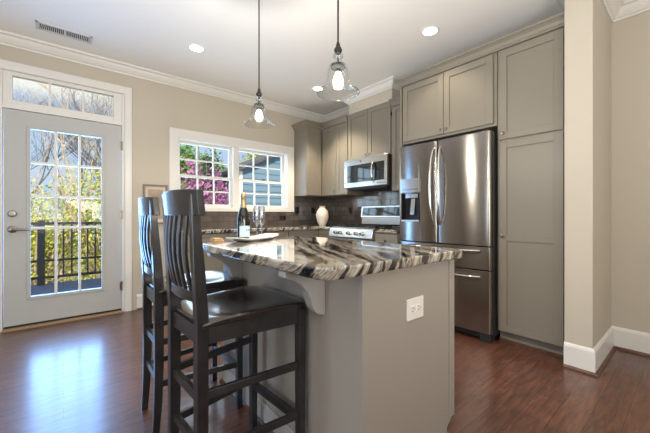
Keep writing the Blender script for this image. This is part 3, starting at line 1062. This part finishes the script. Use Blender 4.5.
# things on the island
CT = 0.915
PCX, PCY = 0.955, 1.87
b = MB()                                     # boat-shaped platter, long ends lifted
dl = Vector((0.80, 0.60, 0)).normalized()
rings_t, rings_b = [], []
n_ = 40
ul, vl = Vector((cos(radians(28)), sin(radians(28)), 0)), Vector((-sin(radians(28)), cos(radians(28)), 0))
def platter_ring(f, dz):
    ring = []
    for k in range(n_):
        a = 2 * pi * k / n_
        ex = 0.32
        u = 0.215 * f * math.copysign(abs(cos(a)) ** ex, cos(a))
        v = 0.075 * f * math.copysign(abs(sin(a)) ** ex, sin(a))
        z = CT + dz + 0.013 * (abs(u) / 0.215) ** 3 * (1 if f > 0.5 else 0) + (0.008 * (f > 0.95))
        p = Vector((PCX, PCY, 0)) + ul * u + vl * v
        ring.append((p.x, p.y, z))
    return ring
b.loft([platter_ring(0.5, 0.0), platter_ring(0.8, 0.001), platter_ring(1.0, 0.004), platter_ring(1.0, 0.010), platter_ring(0.82, 0.0085), platter_ring(0.2, 0.0085)])
tag(b.build('platter', M['platter'], smooth=True), 'white rectangular platter with raised ends under the bottle and glasses', 'platter')

BX, BYY, BZ = 0.885, 1.885, CT + 0.0095
t = thing('champagne_bottle', (BX, BYY, BZ), 'dark sparkling wine bottle with pale blue label on the white platter', 'bottle')
c = (BX, BYY, BZ)
MB().lathe([(0, 0), (0.036, 0), (0.039, 0.004), (0.040, 0.02), (0.040, 0.125), (0.037, 0.150), (0.028, 0.178), (0.019, 0.205), (0.0150, 0.235), (0.0150, 0.268), (0, 0.268)], c, 32).build('glass_body', M['bottle'], t, smooth=True)
MB().lathe([(0.0205, 0.201), (0.0165, 0.232), (0.0163, 0.262), (0.0185, 0.266), (0.0185, 0.278), (0.0160, 0.290), (0.006, 0.296), (0, 0.296)], c, 24).build('foil', M['foil'], t, smooth=True)
b = MB()
ring0, ring1 = [], []
for k in range(15):                              # label wraps the side seen from the stools and the camera
    a = radians(-150 + 150 * k / 14)
    ring0.append((BX + 0.0405 * cos(a), BYY + 0.0405 * sin(a), BZ + 0.015))
    ring1.append((BX + 0.0405 * cos(a), BYY + 0.0405 * sin(a), BZ + 0.085))
b.loft([ring0, ring1], cap=False, close=False)
lb = b.build('label', M['label_paper'], t, solid=0.0008)
b = MB()
for zz, a_0, a_1 in ((0.060, -100, -40), (0.054, -88, -50)):
    pts = [(BX + 0.0412 * cos(radians(a_0 + (a_1 - a_0) * k / 8)), BYY + 0.0412 * sin(radians(a_0 + (a_1 - a_0) * k / 8)), BZ + zz) for k in range(9)]
    b.tube(pts, 0.0012, 6)
b.build('label_print', M['slot'], lb)

def flute(x, y, lab):
    z = CT + 0.0095
    t = thing('champagne_flute', (x, y, z), lab, 'glass', 'champagne flutes')
    c = (x, y, z)
    MB().lathe([(0.0, 0.0), (0.030, 0.0), (0.030, 0.002), (0.008, 0.006), (0.004, 0.012), (0.0035, 0.072), (0.006, 0.078), (0, 0.079)], c, 24).build('stem', M['flute'], t, smooth=True)
    MB().lathe([(0.001, 0.079), (0.012, 0.086), (0.021, 0.105), (0.0255, 0.135), (0.0255, 0.170), (0.0225, 0.214), (0.0215, 0.214), (0.0245, 0.170), (0.0245, 0.135), (0.020, 0.106), (0.011, 0.089), (0.001, 0.082)], c, 28, cap=False).build('bowl', M['flute'], t, smooth=True)
flute(0.985, 1.895, 'clear champagne flute on the platter, the one nearer the bottle')
flute(1.016, 1.888, 'clear champagne flute on the platter, the one farther from the bottle')

b = MB()
for k in range(3):
    b.box(0.700 + 0.004 * k, 0.768 - 0.004 * k, 1.90 + 0.004 * k, 1.985 - 0.003 * k, CT + 0.0065 * k, CT + 0.0065 * (k + 1) - 0.0005)
o = b.build('napkin', M['cloth'], bev=0.002, origin=(0.734, 1.94, CT))
tag(o, 'small folded tan cloth lying at the far end of the island', 'napkin')

# vase on the corner worktop
vx, vy = 3.02, 3.70
prof = [(0, 0), (0.045, 0), (0.050, 0.006), (0.074, 0.06), (0.092, 0.13), (0.094, 0.17), (0.080, 0.225), (0.052, 0.262), (0.040, 0.275), (0.046, 0.292), (0.054, 0.300),
        (0.048, 0.300), (0.038, 0.276), (0.045, 0.262), (0.03, 0.2), (0, 0.2)]
b = MB()
rings = []
for i, (r, z) in enumerate(prof):
    ring = []
    for k in range(36):
        a = 2 * pi * k / 36
        q = r
        if 2 <= i <= 6:
            q = r * (1 + 0.06 * sin(7 * a * 1.0 + (pi if i % 2 else 0)))
        ring.append((vx + q * cos(a), vy + q * sin(a), CT + z))
    rings.append(ring)
b.loft(rings)
tag(b.build('vase', M['vase'], smooth=True), 'cream white textured vase on the corner worktop beside the range', 'vase')

# black outlets on the splash-back
def outlet(x, y, z, face, w, h, lab, sw=False):
    t = thing('wall_outlet', (x, y, z - h / 2), lab, 'outlet', 'black outlets on the dark tile')
    b = MB()
    if face == 'Y':
        b.box(x - w / 2, x + w / 2, y - 0.006, y, z - h / 2, z + h / 2)
    else:
        b.box(x - 0.006, x, y - w / 2, y + w / 2, z - h / 2, z + h / 2)
    b.build('cover_plate', M['black'], t, bev=0.002)
    for s in (-1, 1):
        b = MB()
        if face == 'Y':
            if w > h: b.box(x + s * 0.022 - 0.014, x + s * 0.022 + 0.014, y - 0.009, y - 0.005, z - 0.017, z + 0.017)
            else: b.box(x - 0.017, x + 0.017, y - 0.009, y - 0.005, z + s * 0.022 - 0.014, z + s * 0.022 + 0.014)
        else:
            b.box(x - 0.009, x - 0.005, y - 0.017, y + 0.017, z + s * 0.022 - 0.014, z + s * 0.022 + 0.014)
        b.build('socket', M['black_gloss'], t, bev=0.002)
outlet(2.585, D - 0.010, 1.035, 'Y', 0.115, 0.072, 'black horizontal outlet low on the dark tile under the window')
outlet(2.845, D - 0.010, 1.150, 'Y', 0.076, 0.115, 'black upright outlet just right of the window trim')
outlet(3.170, D - 0.010, 1.148, 'Y', 0.072, 0.115, 'black upright outlet on the window wall behind the vase')
outlet(XB - 0.010, 3.50, 1.150, 'X', 0.072, 0.115, 'black upright outlet on the range wall between vase and range')

# framed picture on the wall behind the stools
t = thing('framed_picture', (0.85, D, 0.97), 'taupe framed picture on the wall between the door and window', 'picture')
b = MB()
px0, px1, pz0, pz1 = 0.702, 0.960, 0.97, 1.435
b.box(px0, px0 + 0.022, D - 0.024, D, pz0, pz1)
b.box(px1 - 0.022, px1, D - 0.024, D, pz0, pz1)
b.box(px0 + 0.022, px1 - 0.022, D - 0.024, D, pz0, pz0 + 0.022)
b.box(px0 + 0.022, px1 - 0.022, D - 0.024, D, pz1 - 0.022, pz1)
b.build('frame', M['frame'], t, bev=0.002)
MB().box(px0 + 0.022, px1 - 0.022, D - 0.010, D, pz0 + 0.022, pz1 - 0.022).build('mount', M['mount'], t)
MB().box(px0 + 0.05, px1 - 0.05, D - 0.0115, D - 0.009, pz0 + 0.06, pz1 - 0.055).build('print', M['art'], t)

# ================================================================== STOOLS (local: +x to the island, origin on the floor)
def make_stool():
    t = thing('counter_stool', (0, 0, 0), '', 'stool', 'black slat-back counter stools')
    FXl, FYl, BXl, BYl = 0.195, 0.190, -0.200, 0.137
    for s in (1, -1):
        MB().bar([(FXl, s * FYl, 0), (FXl, s * FYl, 0.69)], [0.030, 0.036], [0.030, 0.036]).build('front_leg', M['stool'], t, bev=0.003)
        MB().bar([(BXl - 0.014, s * BYl, 0), (BXl - 0.004, s * BYl, 0.16), (BXl, s * BYl, 0.34), (BXl, s * BYl, 0.72), (BXl - 0.012, s * (BYl + 0.002), 0.90), (BXl - 0.030, s * (BYl + 0.006), 1.15)],
                 [0.030, 0.034, 0.036, 0.036, 0.034, 0.030], [0.030, 0.036, 0.040, 0.042, 0.038, 0.024]).build('back_post', M['stool'], t, bev=0.003)
        # side apron and two side stretchers
        MB().bar([(BXl, s * BYl, 0.660), (FXl, s * FYl, 0.660)], 0.020, 0.062, (0, 1, 0), (0, 0, 1)).build('apron', M['stool'], t)
        for z in (0.452, 0.245):
            MB().bar([(BXl, s * BYl, z), (FXl, s * FYl, z)], 0.018, 0.030, (0, 1, 0), (0, 0, 1)).build('stretcher', M['stool'], t, bev=0.002)
    MB().box(FXl - 0.010, FXl + 0.010, -FYl, FYl, 0.630, 0.692).build('apron', M['stool'], t)
    MB().box(BXl - 0.010, BXl + 0.010, -BYl, BYl, 0.630, 0.692).build('apron', M['stool'], t)
    MB().box(FXl - 0.012, FXl + 0.012, -FYl, FYl, 0.205, 0.238).build('footrest', M['stool'], t, bev=0.002)
    for z in (0.440, 0.265):
        MB().box(BXl - 0.010, BXl + 0.010, -BYl, BYl, z - 0.016, z + 0.016).build('stretcher', M['stool'], t, bev=0.002)
    # scooped seat
    nx, ny = 20, 20
    b = MB()
    def P(i, j, top):
        u, v = i / nx, 2 * j / ny - 1
        hw = 0.168 + (0.216 - 0.168) * u
        if u > 0.9: hw -= 0.010 * ((u - 0.9) / 0.1) ** 2
        x = -0.205 + 0.440 * u - 0.018 * v * v * u
        y = hw * v
        z = 0.722 - 0.016 * (1 - v * v) * math.exp(-((u - 0.42) / 0.33) ** 2) - 0.010 * max(0, (abs(u - 0.5) * 2)) ** 6 - 0.006 * abs(v) ** 8 + 0.006 * u
        return (x, y, z if top else 0.692)
    T = [[b.bm.verts.new(P(i, j, True)) for j in range(ny + 1)] for i in range(nx + 1)]
    B = [[b.bm.verts.new(P(i, j, False)) for j in range(ny + 1)] for i in range(nx + 1)]
    for i in range(nx):
        for j in range(ny):
            b.bm.faces.new((T[i][j], T[i + 1][j], T[i + 1][j + 1], T[i][j + 1]))
            b.bm.faces.new((B[i][j], B[i][j + 1], B[i + 1][j + 1], B[i + 1][j]))
    for i in range(nx):
        b.bm.faces.new((T[i][0], B[i][0], B[i + 1][0], T[i + 1][0]))
        b.bm.faces.new((T[i][ny], T[i + 1][ny], B[i + 1][ny], B[i][ny]))
    for j in range(ny):
        b.bm.faces.new((T[0][j], T[0][j + 1], B[0][j + 1], B[0][j]))
        b.bm.faces.new((T[nx][j], B[nx][j], B[nx][j + 1], T[nx][j + 1]))
    b.build('seat', M['stool_seat'], t, smooth=True, bev=0.006, seg=3)
    # back: top rail, lower rail, five slats, all bowed backwards
    def bow(y, w=0.19): return -0.024 * (1 - (y / w) ** 2)
    for name, z0, z1, hw, xo, th in (('top_rail', 1.076, 1.168, 0.186, -0.006, 0.024), ('lower_rail', 0.775, 0.812, 0.137, -0.203, 0.022)):
        b = MB()
        rings = []
        for k in range(19):
            v = 2 * k / 18 - 1
            y = hw * v
            if name == 'top_rail':
                x0_, x1_ = -0.214 + bow(y), -0.222 + bow(y)
                zt = z1 - 0.006 * v * v
            else:
                x0_ = x1_ = -0.205 + bow(y, 0.137) * 0.6
                zt = z1
            rings.append([(x0_ - th / 2, y, z0), (x0_ + th / 2, y, z0), (x1_ + th / 2, y, zt), (x1_ - th / 2, y, zt)])
        b.loft(rings)
        b.build(name, M['stool'], t, bev=0.003)
    for k in range(5):
        y0 = -0.092 + 0.046 * k
        pts = []
        for q in range(9):
            u = q / 8
            z = 0.800 + 0.285 * u
            x = (-0.205 + bow(y0, 0.137) * 0.6) * (1 - u) + (-0.214 + bow(y0 * 1.05)) * u - 0.016 * sin(pi * u)
            pts.append((x, y0 * (1 + 0.08 * u), z))
        MB().bar(pts, 0.020, 0.011).build('back_slat', M['stool'], t, bev=0.002)
    return t

st = make_stool()
st2 = copy_tree(st)
st.location = (0.556, 1.258, 0)
st.rotation_euler.z = radians(3.5)
st['label'] = 'black slat-back wooden counter stool nearest the island end with the outlet'
st2.location = (0.560, 1.852, 0)
st2['label'] = 'black slat-back wooden counter stool farther back, toward the window'

# ================================================================== LAMPS
def pendant(x, y, zr, lab):
    t = thing('pendant_light', (x, y, zr), lab, 'pendant light', 'glass pendants over the island')
    c = (x, y, zr)          # zr = height of the shade rim
    MB().lathe([(0, H - zr), (0.062, H - zr), (0.062, H - zr - 0.012), (0.045, H - zr - 0.024), (0.010, H - zr - 0.030), (0, H - zr - 0.030)], c, 28).build('ceiling_canopy', M['bronze'], t, smooth=True)
    MB().lathe([(0, 0.235), (0.0045, 0.235), (0.0045, H - zr - 0.028), (0, H - zr - 0.028)], c, 10).build('rod', M['bronze'], t, smooth=True)
    MB().lathe([(0, 0.186), (0.010, 0.187), (0.018, 0.197), (0.020, 0.206), (0.016, 0.218), (0.009, 0.222), (0.011, 0.228), (0.008, 0.240), (0.004, 0.252), (0, 0.252)], c, 20).build('finial', M['bronze'], t, smooth=True)
    MB().lathe([(0, 0.12), (0.006, 0.12), (0.006, 0.19), (0, 0.19)], c, 10).build('socket_stem', M['bronze'], t)
    MB().lathe([(0.012, 0.186), (0.024, 0.184), (0.026, 0.176), (0.016, 0.160), (0.018, 0.142), (0.040, 0.132)], c, 28, cap=False).build('glass_neck', M['shade'], t, smooth=True, solid=0.002)
    MB().lathe([(0, 0.098), (0.016, 0.098), (0.018, 0.112), (0.030, 0.114), (0.037, 0.122), (0.030, 0.136), (0.012, 0.142), (0, 0.142)], c, 24).build('socket_cap', M['cap'], t, smooth=True)
    MB().lathe([(0.036, 0.132), (0.043, 0.126), (0.049, 0.105), (0.054, 0.070), (0.060, 0.042), (0.072, 0.020), (0.092, 0.006), (0.102, 0.001), (0.1035, -0.002)], c, 44, cap=False).build('glass_shade', M['shade'], t, smooth=True, solid=0.0025)
    rp = [(x + 0.1035 * cos(2 * pi * k / 44), y + 0.1035 * sin(2 * pi * k / 44), zr - 0.002) for k in range(45)]
    MB().tube(rp, 0.0022, 8).build('rolled_rim', M['flute'], t, smooth=True)
    MB().lathe([(0, 0.020), (0.012, 0.022), (0.022, 0.034), (0.026, 0.052), (0.022, 0.072), (0.014, 0.088), (0.012, 0.098), (0, 0.098)], c, 24).build('bulb', M['bulb'], t, smooth=True)
    light('pendant_lamp', 'POINT', (x, y, zr + 0.030), 44, (1.0, 0.92, 0.81), shadow_soft_size=0.015)

pendant(1.03, 1.949, 1.700, 'clear glass bell pendant with lit bulb over the far end of the island')
pendant(1.03, 1.140, 1.677, 'clear glass bell pendant with lit bulb nearer, over the outlet end of the island')

def can(x, y, lab, power=20):
    t = thing('recessed_light', (x, y, H), lab, 'ceiling light', 'recessed ceiling lights')
    b = MB().lathe([(0.060, -0.004), (0.078, -0.006), (0.082, -0.003), (0.082, 0.0), (0.060, 0.0)], (x, y, H), 32, cap=False)
    b.bm.verts.ensure_lookup_table()
    b.build('trim_ring', M['white_plastic'], t, smooth=True)
    MB().lathe([(0, -0.0045), (0.062, -0.0045), (0.062, 0.0), (0, 0.0)], (x, y, H), 32).build('lens', M['can_lens'], t)
    light('recessed_lamp', 'SPOT', (x, y, H - 0.02), power, (1.0, 0.84, 0.64), target=(x, y, 0), spot_size=radians(104), spot_blend=0.5, shadow_soft_size=0.07)
can(1.018, 3.231, 'lit recessed ceiling light above the floor between door and window', 26)
can(2.543, 1.575, 'lit recessed ceiling light in front of the refrigerator cabinets', 20)
can(2.57, 3.238, 'lit recessed ceiling light near the corner cabinets, seen through the nearer pendant', 135)
for x, y in ((2.3, -0.6), (0.6, -0.9), (-0.9, 1.2), (1.6, 0.2)):    # added fill spots out of view, with no fittings
    light('recessed_lamp', 'SPOT', (x, y, H - 0.02), 5, (1.0, 0.86, 0.68), target=(x, y, 0), spot_size=radians(104), spot_blend=0.5, shadow_soft_size=0.07)

# ceiling register
t = thing('ceiling_vent', (0.015, 3.725, H), 'white slotted air vent in the ceiling above the glass door', 'vent')
b = MB()
vx0, vx1, vy0, vy1 = -0.185, 0.212, 3.650, 3.800
b.box(vx0, vx1, vy0, vy0 + 0.022, H - 0.008, H)
b.box(vx0, vx1, vy1 - 0.022, vy1, H - 0.008, H)
b.box(vx0, vx0 + 0.022, vy0, vy1, H - 0.008, H)
b.box(vx1 - 0.022, vx1, vy0, vy1, H - 0.008, H)
b.box(0.008, 0.020, vy0, vy1, H - 0.0075, H)
b.build('frame', M['vent'], t, bev=0.002)
MB().box(vx0 + 0.01, vx1 - 0.01, vy0 + 0.01, vy1 - 0.01, H - 0.001, H - 0.0002).build('duct_shadow', M['painted_shadow'], t)  # thin dark sheet standing in for the shade inside the duct
b = MB()
for k in range(26):
    x = vx0 + 0.028 + k * (vx1 - vx0 - 0.056) / 25
    b.bar([(x, vy0 + 0.02, H - 0.005), (x, vy1 - 0.02, H - 0.005)], 0.0055, 0.007, (1, 0, 0), (0, 0, 1))
b.build('louvre', M['vent'], t)

# ================================================================== OUTSIDE
struct(MB().box(-14, 22, 4.4, 40, -1.5, -1.4).build('ground', M['ground']))
struct(MB().box(-3.2, 1.9, D + WT + 0.002, 6.98, -0.18, -0.06).build('deck', M['deck']))

t = thing('deck_railing', (-0.5, 6.9, -0.06), 'black metal railing along the deck outside the glass door', 'railing')
RY = 6.9
for z0, z1 in ((0.915, 0.960), (0.312, 0.348), (0.035, 0.075)):
    MB().box(-3.1, 1.85, RY - 0.02, RY + 0.02, z0, z1).build('rail', M['rail'], t)
for x in (-2.05, -0.275, 1.50):
    MB().box(x - 0.045, x + 0.045, RY - 0.045, RY + 0.045, -0.06, 0.985).build('post', M['rail'], t)
x = -1.94
while x < 1.8:
    if abs(x + 0.275) > 0.07 and abs(x - 1.50) > 0.07:
        MB().box(x - 0.012, x + 0.012, RY - 0.012, RY + 0.012, 0.05, 0.93).build('baluster', M['rail'], t)
    x += 0.108

def leaf_cloud(b, centre, rad, count, size, rng, squash=1.0):
    for _ in range(count):
        while True:
            v = Vector((rng.uniform(-1, 1), rng.uniform(-1, 1), rng.uniform(-1, 1)))
            if v.length < 1: break
        p = Vector(centre) + Vector((v.x * rad[0], v.y * rad[1], v.z * rad[2]))
        n = Vector((rng.gauss(0, 1), rng.gauss(0, 1), rng.gauss(0, 1))).normalized()
        a = n.orthogonal().normalized()
        c = n.cross(a)
        s = size * rng.uniform(0.6, 1.3)
        vs = [b.bm.verts.new(p + q) for q in (-a * s, c * s * 0.5 , a * s, -c * s * 0.5)]
        b.bm.faces.new(vs)

def branches(b, rng, base, top, r, depth, ends, spread=0.5):
    base, top = Vector(base), Vector(top)
    mid = (base + top) / 2 + Vector((rng.uniform(-.08, .08), rng.uniform(-.08, .08), 0)) * (top - base).length
    b.tube([base, mid, top], [r, r * 0.8, r * 0.55], 6)
    if depth == 0:
        ends.append(top)
        return
    L = (top - base).length
    for k in range(rng.choice((3, 3, 4))):
        f = rng.uniform(0.45, 1.0)
        p = base.lerp(top, f)
        d = ((top - base).normalized() + Vector((rng.gauss(0, spread), rng.gauss(0, spread), rng.uniform(-0.1, 0.5)))).normalized()
        branches(b, rng, p, p + d * L * rng.uniform(0.5, 0.75), r * 0.5, depth - 1, ends, spread)

def tree(name, label, cat, x, y, h, leaf, bark, seed, nleaf=14, size=0.06, lrad=0.35, r=0.08, depth=3, lean=0.15, spread=0.5, group=None, gz=-1.4):
    rng = random.Random(seed)
    t = thing(name, (x, y, gz), label, cat, group)
    ends = []
    b = MB()
    branches(b, rng, (x, y, gz), (x + rng.uniform(-lean, lean) * h, y + rng.uniform(-lean, lean) * h, gz + h * 0.5), r, depth, ends, spread)
    b.build('trunk', M[bark], t)
    if nleaf:
        b = MB()
        for e in ends:
            leaf_cloud(b, e, (lrad, lrad, lrad), nleaf, size, rng)
        b.build('foliage', M[leaf], t)
    return t

def shrub(label, x, y, rad, h, leaf, seed, count=1500, size=0.07, group=None, gz=-1.4, name='shrub', cat='shrub'):
    rng = random.Random(seed)
    t = thing(name, (x, y, gz), label, cat, group)
    b = MB()
    for k in range(26 if leaf == 'leaf_lime' and h < 5 else 7):
        a = rng.uniform(0, 2 * pi)
        b.tube([(x, y, gz), (x + 0.4 * rad * cos(a), y + 0.4 * rad * sin(a), gz + h * 0.5), (x + 0.9 * rad * cos(a), y + 0.7 * rad * sin(a), gz + h * rng.uniform(0.8, 1.15))], [0.03, 0.02, 0.008], 5)
    b.build('stem', M['bark_tan' if leaf == 'leaf_lime' else 'bark'], t)
    b = MB()
    for k in range(10):
        a = rng.uniform(0, 2 * pi); q = rng.uniform(0, 0.6) * rad
        leaf_cloud(b, (x + q * cos(a), y + q * sin(a), gz + h * rng.uniform(0.35, 0.8)), (rad * 0.55, rad * 0.5, h * 0.28), count // 10, size, rng)
    b.build('foliage', M[leaf], t)

G = 'trees and shrubs outside'
for (x, y, rad, h, leaf, lab) in (
        (-2.1, 8.9, 1.3, 3.1, 'leaf_lime', 'yellow-green shrub beyond the deck, mostly hidden by the door edge'),
        (-0.45, 8.5, 1.1, 3.1, 'leaf_lime', 'yellow-green shrub behind the thick railing post, seen through the door'),
        (0.8, 8.7, 1.15, 3.5, 'leaf_lime', 'yellow-green shrub at the hinge side of the glass door'),
        (-0.9, 10.2, 1.5, 3.1, 'leaf_green', 'mid green shrub behind the yellow-green shrubs, left half of the door'),
        (0.9, 10.6, 1.6, 3.5, 'leaf_green', 'mid green shrub behind the yellow-green shrubs, right half of the door')):
    shrub(lab, x, y, rad, h, leaf, int(x * 100) + 999, count=6500, size=0.034, group=G)
bare = [(-3.9, 15.0, 7.2), (-2.8, 18.0, 8.2), (-1.6, 14.0, 6.8), (-0.9, 19.0, 8.6), (-0.1, 14.8, 7.0), (0.75, 17.5, 8.0), (1.35, 14.0, 6.8), (2.6, 18.5, 8.4)]
labs = ['bare tree at the far left edge of the glass door', 'bare tree behind the left column of door panes, farther', 'bare tree behind the left column of door panes, nearer',
        'tall bare tree between the left and middle columns of door panes', 'bare tree behind the middle column of door panes', 'tall bare tree between the middle and right columns of door panes',
        'bare tree behind the right column of door panes, nearer', 'tall bare tree behind the right column of door panes, farther']
for (x, y, h), lab, sd in zip(bare, labs, range(11, 19)):
    tree('tree', lab, 'tree', x, y, h, 'leaf_lime', 'bark' if sd % 3 else 'bark_tan', sd, nleaf=0, size=0.035, lrad=0.4, r=0.075, depth=6, lean=0.06, spread=0.5, group=G)
# redbuds before the left half of the kitchen window, green trees behind
for k, (x, y, h, lab) in enumerate(((2.30, 7.6, 3.65, 'pink-blossomed tree through the left edge of the kitchen window'), (3.02, 8.0, 3.6, 'pink-blossomed tree next to the middle bar of the kitchen window'))):
    shrub(lab, x, y, 0.52, h, 'blossom', 31 + k, count=3600, size=0.045, group=G, name='blossom_tree', cat='tree')
for k, (x, y, rad, h, leaf, lab) in enumerate(((3.6, 13.0, 1.0, 5.0, 'leaf_green', 'leafy green tree behind the pink blossoms, top left of the window'),
                                               (5.0, 14.0, 1.1, 5.6, 'leaf_green', 'leafy green tree behind the pink blossoms, by the middle bar'),
                                               (8.6, 16.0, 1.9, 7.4, 'leaf_lime', 'yellow-green tree rising behind the blue-grey house'))):
    shrub(lab, x, y, rad, h, leaf, 51 + k, count=5500, size=0.09, group=G, name='tree', cat='tree')
for k, (x, y, rad, h, leaf, lab) in enumerate(((2.75, 10.2, 0.9, 3.7, 'leaf_green', 'green shrub behind the pink blossoms, left half of the window'),
                                               (3.62, 10.2, 0.62, 4.4, 'leaf_dark', 'dark green shrub standing against the blue-grey house corner'))):
    shrub(lab, x, y, rad, h, leaf, 71 + k, count=3200, size=0.075, group=G)

# neighbouring house
t = thing('house', (7.0, 11.5, -1.4), 'neighbouring blue-grey house with lap siding seen through the right of the window', 'house')
hx0, hx1, hy, ridge = 4.10, 11.0, 9.0, 7.55
def rz(x): return 2.42 + (min(x, 2 * ridge - x) - hx0) * 0.46
b = MB()
b.prism([(hx0, -1.4), (hx1, -1.4), (hx1, rz(hx1)), (ridge, rz(ridge)), (hx0, rz(hx0))], 'Y', hy + 0.02, hy + 3)
z = -1.4
while z < rz(ridge) - 0.1:                    # lap boards, each tilted out at its foot
    zt = min(z + 0.2, rz(ridge) - 0.02)
    xl = hx0 if zt <= rz(hx0) else hx0 + (zt - rz(hx0)) / 0.46
    xr = 2 * ridge - xl if zt > rz(hx0) else hx1
    b.loft([[(xl, hy + 0.02, z), (xl, hy - 0.004, z), (xl, hy + 0.016, zt), (xl, hy + 0.02, zt)], [(xr, hy + 0.02, z), (xr, hy - 0.004, z), (xr, hy + 0.016, zt), (xr, hy + 0.02, zt)]])
    z += 0.19
b.build('siding', M['siding'], t)
b = MB()
for xa, xb in ((hx0 - 0.12, ridge), (ridge, hx1 + 0.12)):
    za, zb = rz(xa) + 0.02, rz(xb) + 0.02
    b.loft([[(xa, hy - 0.16, za), (xa, hy + 3.2, za), (xa, hy + 3.2, za + 0.10), (xa, hy - 0.16, za + 0.10)], [(xb, hy - 0.16, zb), (xb, hy + 3.2, zb), (xb, hy + 3.2, zb + 0.10), (xb, hy - 0.16, zb + 0.10)]])
b.build('roof', M['roof'], t)
MB().box(hx0 - 0.01, hx0 + 0.09, hy - 0.02, hy + 0.03, -1.4, rz(hx0)).build('corner_board', M['soffit'], t)

for o in bpy.data.objects:
    if '_o' in o: del o['_o']
